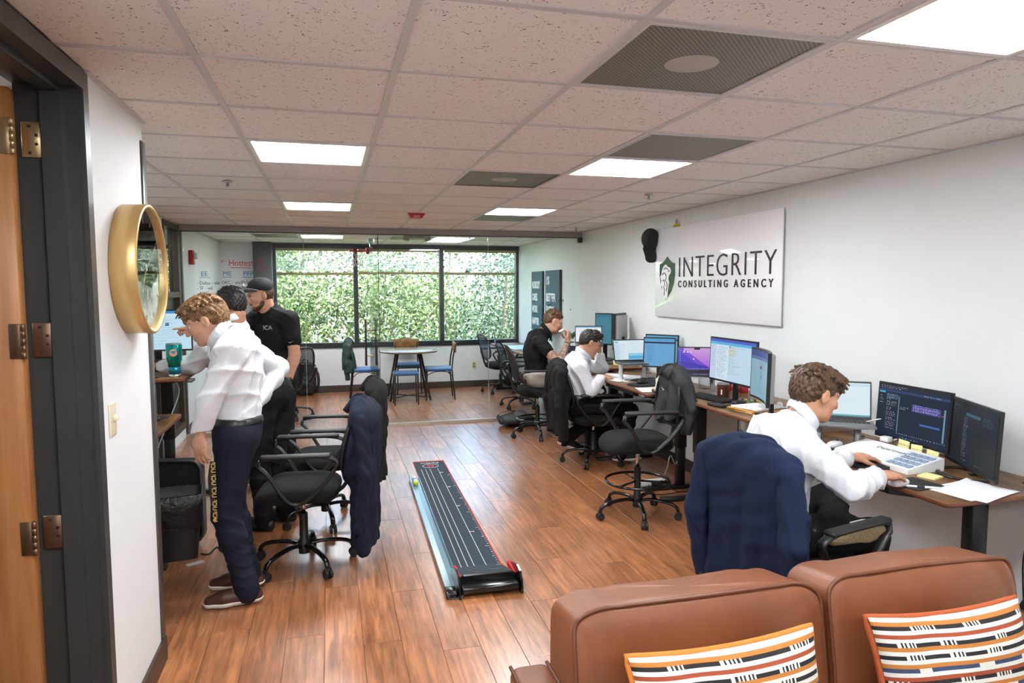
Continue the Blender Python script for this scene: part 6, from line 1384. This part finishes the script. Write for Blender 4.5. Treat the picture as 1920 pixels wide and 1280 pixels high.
def exA(t, c):
    s_ = [(-.648,3.795,.70), (-.652,3.79,.60), (-.648,3.785,.50), (-.640,3.78,.44)]
    lan = thing('lanyard', 'black lanyard with gold lettering hanging from the boy\'s pocket', 'lanyard', rtA)
    strap = MB().tube([Vector(p)-Vector(rtA) for p in bez([(-.600,3.735,.815), (-.612,3.728,.72), (-.606,3.735,.62), (-.598,3.742,.515)], 5)], [(.011,.0015)]*16, 6, flat=(1,0,0)).build('strap', pm('lanyard_black', (.012,.011,.010), .6), lan)
    gold = pm('gold_print', (.55,.40,.12), .5)
    for k, z in enumerate((.785, .72, .655, .585, .525)): text('UCF', .030, gold, lan, T(*(Vector((-.606, 3.7255+.003*(k > 1)+.004*(k > 2), z))-Vector(rtA))) @ frame((0,0,0), (0,0,1), (1,0,0)), 'lettering', .0004, bold=.0006, align='CENTER')
    MB().ell(Vector((-.598,3.742,.505))-Vector(rtA), (.007,.004,.014), 10).build('metal_tip', pm('gold_metal', (.6,.42,.12), .3, .8), lan)
person('A', 'young man in white shirt and navy trousers with tousled blond-brown hair, bending to the screen', rtA, JA, skin('fair', (.62,.33,.22)), M_ws, M_navp, hair_mat('blond_brown', (.045,.020,.008), (.30,.155,.055)), (pm('brown_leather', (.065,.020,.011), .45), pm('sole_white', (.78,.74,.66), .5)), hair_style='mop', seed=3, extra=exA, brow=(.12,.06,.03), folds_amp=.007, thin=.95, vox=.0052)
# ---- dark haired man leaning on the raised desk
rtC = (-.45, 5.1, 0)
JC = dict(head=(-.662,5.10,1.575), f=(-.80,.55,-.30), u=(-.25,.12,.95), neck=(-.632,5.09,1.430), sl=(-.785,4.94,1.315), sr=(-.560,5.205,1.290), hip=(-.415,5.06,.955), el=(-.90,5.02,1.185), wl=(-1.135,5.10,1.168), er=(-.78,5.40,1.190), wr=(-1.06,5.31,1.170),
    kl=(-.50,4.98,.50), kr=(-.40,5.13,.50), al=(-.48,4.99,.085), ar=(-.34,5.14,.085), tl=(-.85,.45,0), tr=(-.85,.5,0), hlat=(.45,.89,0), hup=(-.12,.08,1),
    hl=dict(d=(-1,.2,-.05), n=(0,0,-1), s=(.15,1,0), curl=.22), hr=dict(d=(-1,-.1,-.05), n=(0,0,-1), s=(.0,-1,0), curl=.22))
person('C', 'man in white shirt seen from behind, dark hair, leaning on the raised desk', rtC, JC, skin('tan', (.50,.25,.15)), M_ws, M_blkp, hair_mat('black', (.006,.005,.005), (.022,.018,.016)), (pm('shoe_black', (.012,.011,.011), .4), pm('sole_black', (.01,.01,.01), .6)), hair_style='short', seed=5, folds_amp=.0035)
# ---- man in cap and black polo
rtB = (-.46, 6.12, 0)
JB = dict(head=(-.560,6.06,1.640), f=(-.88,-.40,-.28), u=(-.22,-.06,.97), neck=(-.485,6.10,1.480), sl=(-.325,5.965,1.440), sr=(-.610,6.255,1.435), hip=(-.450,6.11,.930), el=(-.290,5.93,1.150), wl=(-.345,5.885,.935), er=(-.86,6.14,1.33), wr=(-1.065,5.925,1.375),
    kl=(-.395,6.03,.49), kr=(-.555,6.20,.50), al=(-.350,6.06,.085), ar=(-.545,6.24,.085), tl=(-.75,-.66,0), tr=(-.8,-.6,0), hlat=(-.72,.70,0), hup=(-.02,0,1),
    hl=dict(d=(-.15,-.12,-1), n=(-.85,.3,0), s=(-.25,-.95,0), curl=.42), hr=dict(d=(-.90,-.42,.05), n=(0,-.2,-1), s=(.3,-.85,.2), curl=1.15, point=True, tin=.3))
def exB(t, c):
    L, hs = c['L'], c['hsc']; cp = thing('baseball_cap', 'black baseball cap with white lettering worn by the man in the black polo', 'cap', rtB)
    V, Q = net([El(L(-.020,0,.062), np.array((.110,.090,.084)), c['hfr'], .01), Pl(L(0,0,.040), -c['u']+c['f']*.38)], .005); link('crown', np_mesh('crown', V, Q, rtB), M_cap, cp)
    def br(u, v): a = (u-.5)*2.3; rad = .100+.075*v*(1-.30*(2*u-1)**2); return local(L(-.012+rad*math.cos(a)*1.0, .088*math.sin(a)*(1+.12*v), .080-.002*v-.034*(2*u-1)**2), c)
    MB().grid(br, 21, 7).build('brim', M_cap, cp).modifiers.new('t', 'SOLIDIFY').thickness = .004
    MB().tube([br(k/20, .02)+Vector((0,0,.003)) for k in range(21)], .003, 5).build('rope', M_pap, cp)
    for k, ch in enumerate('ILLINI'):
        a = -.46+.20*k; p = np.asarray(L(-.016+.1125*math.cos(a), .0905*math.sin(a), .104)); n_ = nrm(c['f']*math.cos(a)/.112+c['r']*math.sin(a)/.090+c['u']*.25/.08*.3); x_ = nrm(np.cross(c['u'], n_)); text(ch, .034, M_pap, cp, frame(local(p+n_*.0035, c), Vector(x_), Vector(c['u'])), 'cap_letter', .0008, align='CENTER', bold=.001)
    MB().ell(local(L(-.016,0,.141), c), .006, 8).build('top_button', M_cap, cp)
    # polo prints, watch
    ch = c['chest']; p = ch+c['fwd']*.140-c['lat']*.105-c['up']*.075; n_ = nrm(c['fwd']-c['lat']*.35); x_ = nrm(np.cross(c['up'], n_))
    text('ICA', .050, pm('print_grey', (.45,.46,.47), .6), t, frame(local(p+n_*.012, c), Vector(x_), Vector(c['up'])), 'chest_logo', .0008, align='CENTER')
    q = c['V3']('sl')+(c['V3']('el')-c['V3']('sl'))*.62; n2 = nrm(-c['lat']*.6+c['fwd']*.8); x2 = nrm(np.cross(c['up'], n2))
    MB().prism([(-.022,.0), (-.006,-.009), (.024,.010), (-.004,-.002)], 0, .0015, frame(local(q+n2*.079, c), Vector(x2), Vector(c['up']))).build('sleeve_swoosh', pm('print_grey'), t)
    w_, e_ = c['V3']('wl'), c['V3']('el'); d_ = nrm(w_-e_); wt = thing('wristwatch', 'black smart watch on the left wrist of the man in the cap', 'watch', rtB)
    ring_o = w_-d_*.012; a1 = nrm(np.cross(d_, (0,0,1))+1e-4); a2 = np.cross(d_, a1)
    MB().tube([local(ring_o+a1*math.cos(2*PI*k/24)*.031+a2*math.sin(2*PI*k/24)*.033, c) for k in range(24)], [(.012,.0025)]*24, 6, closed=True, flat=Vector(d_)).build('watch_band', M_blk, wt)
    nf = nrm(np.array((.15,-1,.0))); nf = nrm(nf-d_*(nf@d_)); MB().rbox(-.021,.021,-.019,.019,0,.010,.005,2, frame(local(ring_o+nf*.031, c), Vector(d_), Vector(np.cross(nf, d_)))).build('watch_case', pm('watch_black', (.015,.015,.017), .15), wt)
person('B', 'bearded man in black polo and cap standing and pointing at the left screen', rtB, JB, skin('ruddy', (.58,.29,.19)), M_polo, M_blkp, hair_mat('brown', (.035,.018,.008), (.10,.05,.02)), (pm('shoe_yellow', (.70,.68,.16), .6), pm('sole_cream', (.75,.72,.55), .6)), long_=False, hair_style='cap', beard=hair_mat('beard_brown', (.04,.018,.008), (.13,.06,.025)), belt=False, tuck=False, seed=7, build=1.06, extra=exB, folds_amp=.004)
# ---- man drinking, far right
rtD = (2.30, 7.38, 0)
JD = dict(head=(2.430,7.34,1.318), f=(.90,-.12,-.40), u=(.40,0,.9), neck=(2.325,7.37,1.190), sl=(2.265,7.56,1.115), sr=(2.215,7.165,1.105), hip=(2.245,7.40,.685), el=(2.45,7.62,.905), wl=(2.575,7.34,.935), er=(2.405,7.035,.855), wr=(2.510,7.085,1.105),
    kl=(2.68,7.52,.62), kr=(2.68,7.26,.62), al=(2.62,7.50,.22), ar=(2.60,7.28,.22), tl=(1,0,-.1), tr=(1,0,-.1), hlat=(0,-1,0), hup=(.0,0,1), seated=True,
    hr=dict(d=(.25,.10,.95), n=(-.55,.55,0), s=(-.55,-.55,.3), curl=.55, spread=.5), hl=dict(d=(1,-.2,.02), n=(0,0,-1), s=(0,-1,0), curl=.3))
def exD(t, c):
    cu = thing('coffee_cup', 'white cup held to the mouth of the man in black', 'cup', (2.520, 7.165, 1.150), 0)
    MB().lathe([(.0001,0), (.030,.0), (.040,.095), (.042,.098), (.038,.095), (.029,.006)], 22, RY(-.55)).build('cup_wall', pm('cup_white', (.82,.82,.80), .4), cu)
    for sd, off, nm in (('r', .012, 'bracelet'), ('l', .015, 'wrist_band')):
        w_, e_ = c['V3']('w'+sd), c['V3']('e'+sd); d_ = nrm(w_-e_); a1 = nrm(np.cross(d_, (0,0,1))+1e-4); a2 = np.cross(d_, a1); o = w_-d_*off
        MB().tube([local(o+a1*math.cos(2*PI*k/20)*.0335+a2*math.sin(2*PI*k/20)*.0335, c) for k in range(20)], .0035 if sd == 'r' else .008, 6, closed=True).build(nm, M_blk, t)
def tat():
    mt = pm('tattooed_skin', (.50,.28,.19), .5); t_ = mt.node_tree; p = t_.nodes['Principled BSDF']; tc = nd(t_, 'ShaderNodeTexCoord'); n = nd(t_, 'ShaderNodeTexNoise'); n.inputs['Scale'].default_value = 26; n.inputs['Detail'].default_value = 4; n.inputs['Distortion'].default_value = 2.5
    cr = nd(t_, 'ShaderNodeValToRGB'); e_ = cr.color_ramp.elements; e_[0].position = .40; e_[0].color = (.10,.085,.075,1); e_[1].position = .56; e_[1].color = (.46,.27,.19,1)
    t_.links.new(tc.outputs['Object'], n.inputs[0]); t_.links.new(n.outputs[0], cr.inputs[0]); t_.links.new(cr.outputs[0], p.inputs['Base Color']); return mt
person('D', 'man in black polo with tattooed arm, seated and drinking from a white cup', rtD, JD, skin('pink', (.60,.31,.22)), M_polo, M_khk, hair_mat('auburn', (.05,.022,.010), (.17,.08,.035)), (pm('shoe_black'), pm('sole_black')), long_=False, hair_style='short', beard=None, belt=False, tuck=False, seed=9, build=1.08, extra=exD, tattoo=tat(), folds_amp=.004, hsc=1.03, slv=.34)
# ---- man in white shirt resting his chin on his hand
rtE = (2.40, 6.15, 0)
JE = dict(head=(2.405,6.14,1.165), f=(.86,-.16,-.48), u=(.46,0,.88), neck=(2.320,6.16,1.030), sl=(2.290,6.335,.965), sr=(2.245,5.985,.955), hip=(2.275,6.16,.585), el=(2.62,6.36,.895), wl=(2.545,6.27,1.065), er=(2.330,5.905,.745), wr=(2.455,5.925,.868),
    kl=(2.72,6.30,.56), kr=(2.76,5.98,.52), al=(2.245,6.36,.20), ar=(2.66,5.98,.12), tl=(.9,0,-.35), tr=(1,0,0), hlat=(0,-1,0), hup=(.0,0,1), fdl=(.35,0,.9), seated=True,
    hl=dict(d=(-.35,-.35,.85), n=(-.7,-.2,-.3), s=(.1,-.9,-.3), curl=.7, spread=.2), hr=dict(d=(.95,.18,-.15), n=(0,.2,-1), s=(.1,1,0), curl=.5))
person('E', 'young man in white shirt at the middle desk resting his chin on his hand', rtE, JE, skin('olive', (.52,.27,.16)), M_ws, M_blkp, hair_mat('dark', (.008,.006,.005), (.035,.025,.020)), (pm('slipon_black', (.014,.014,.015), .7), pm('sole_white')), hair_style='quiff', seed=12, folds_amp=.006, thin=.95)
# ---- boy at the near desk
rtF = (2.03, 2.64, 0)
JF = dict(head=(2.135,2.635,1.215), f=(.88,-.06,-.30), u=(.30,0,.95), neck=(2.045,2.655,1.085), sl=(2.010,2.83,1.015), sr=(1.960,2.475,1.000), hip=(1.930,2.655,.600), el=(2.33,2.90,.80), wl=(2.52,2.84,.845), er=(2.115,2.380,.852), wr=(2.335,2.455,.866),
    kl=(2.36,2.80,.66), kr=(2.40,2.56,.56), al=(2.125,2.47,.640), ar=(2.40,2.56,.10), tl=(.98,-.05,.10), tr=(1,0,0), hlat=(0,-1,0), hup=(.05,0,1), fdl=(.05,.95,.25), seated=True,
    hr=dict(d=(.97,.20,-.06), n=(.05,0,-1), s=(-.2,1,0), curl=.24, spread=.35), hl=dict(d=(1,-.1,0), n=(0,0,-1), s=(0,-1,0), curl=.3))
def exF(t, c):
    pass
person('F', 'brown-haired boy in white shirt seated at the near desk with leg crossed', rtF, JF, skin('warm', (.56,.28,.17)), M_ws, M_blkp, hair_mat('brown_boy', (.035,.018,.009), (.13,.070,.035)), (pm('sneaker_white', (.70,.69,.66), .6), pm('gum_sole', (.66,.50,.28), .6, bump=(160, 1.0), vary=(150, .6))), hair_style='mop', seed=15, brow=(.05,.03,.015), folds_amp=.006, vox=.0052)
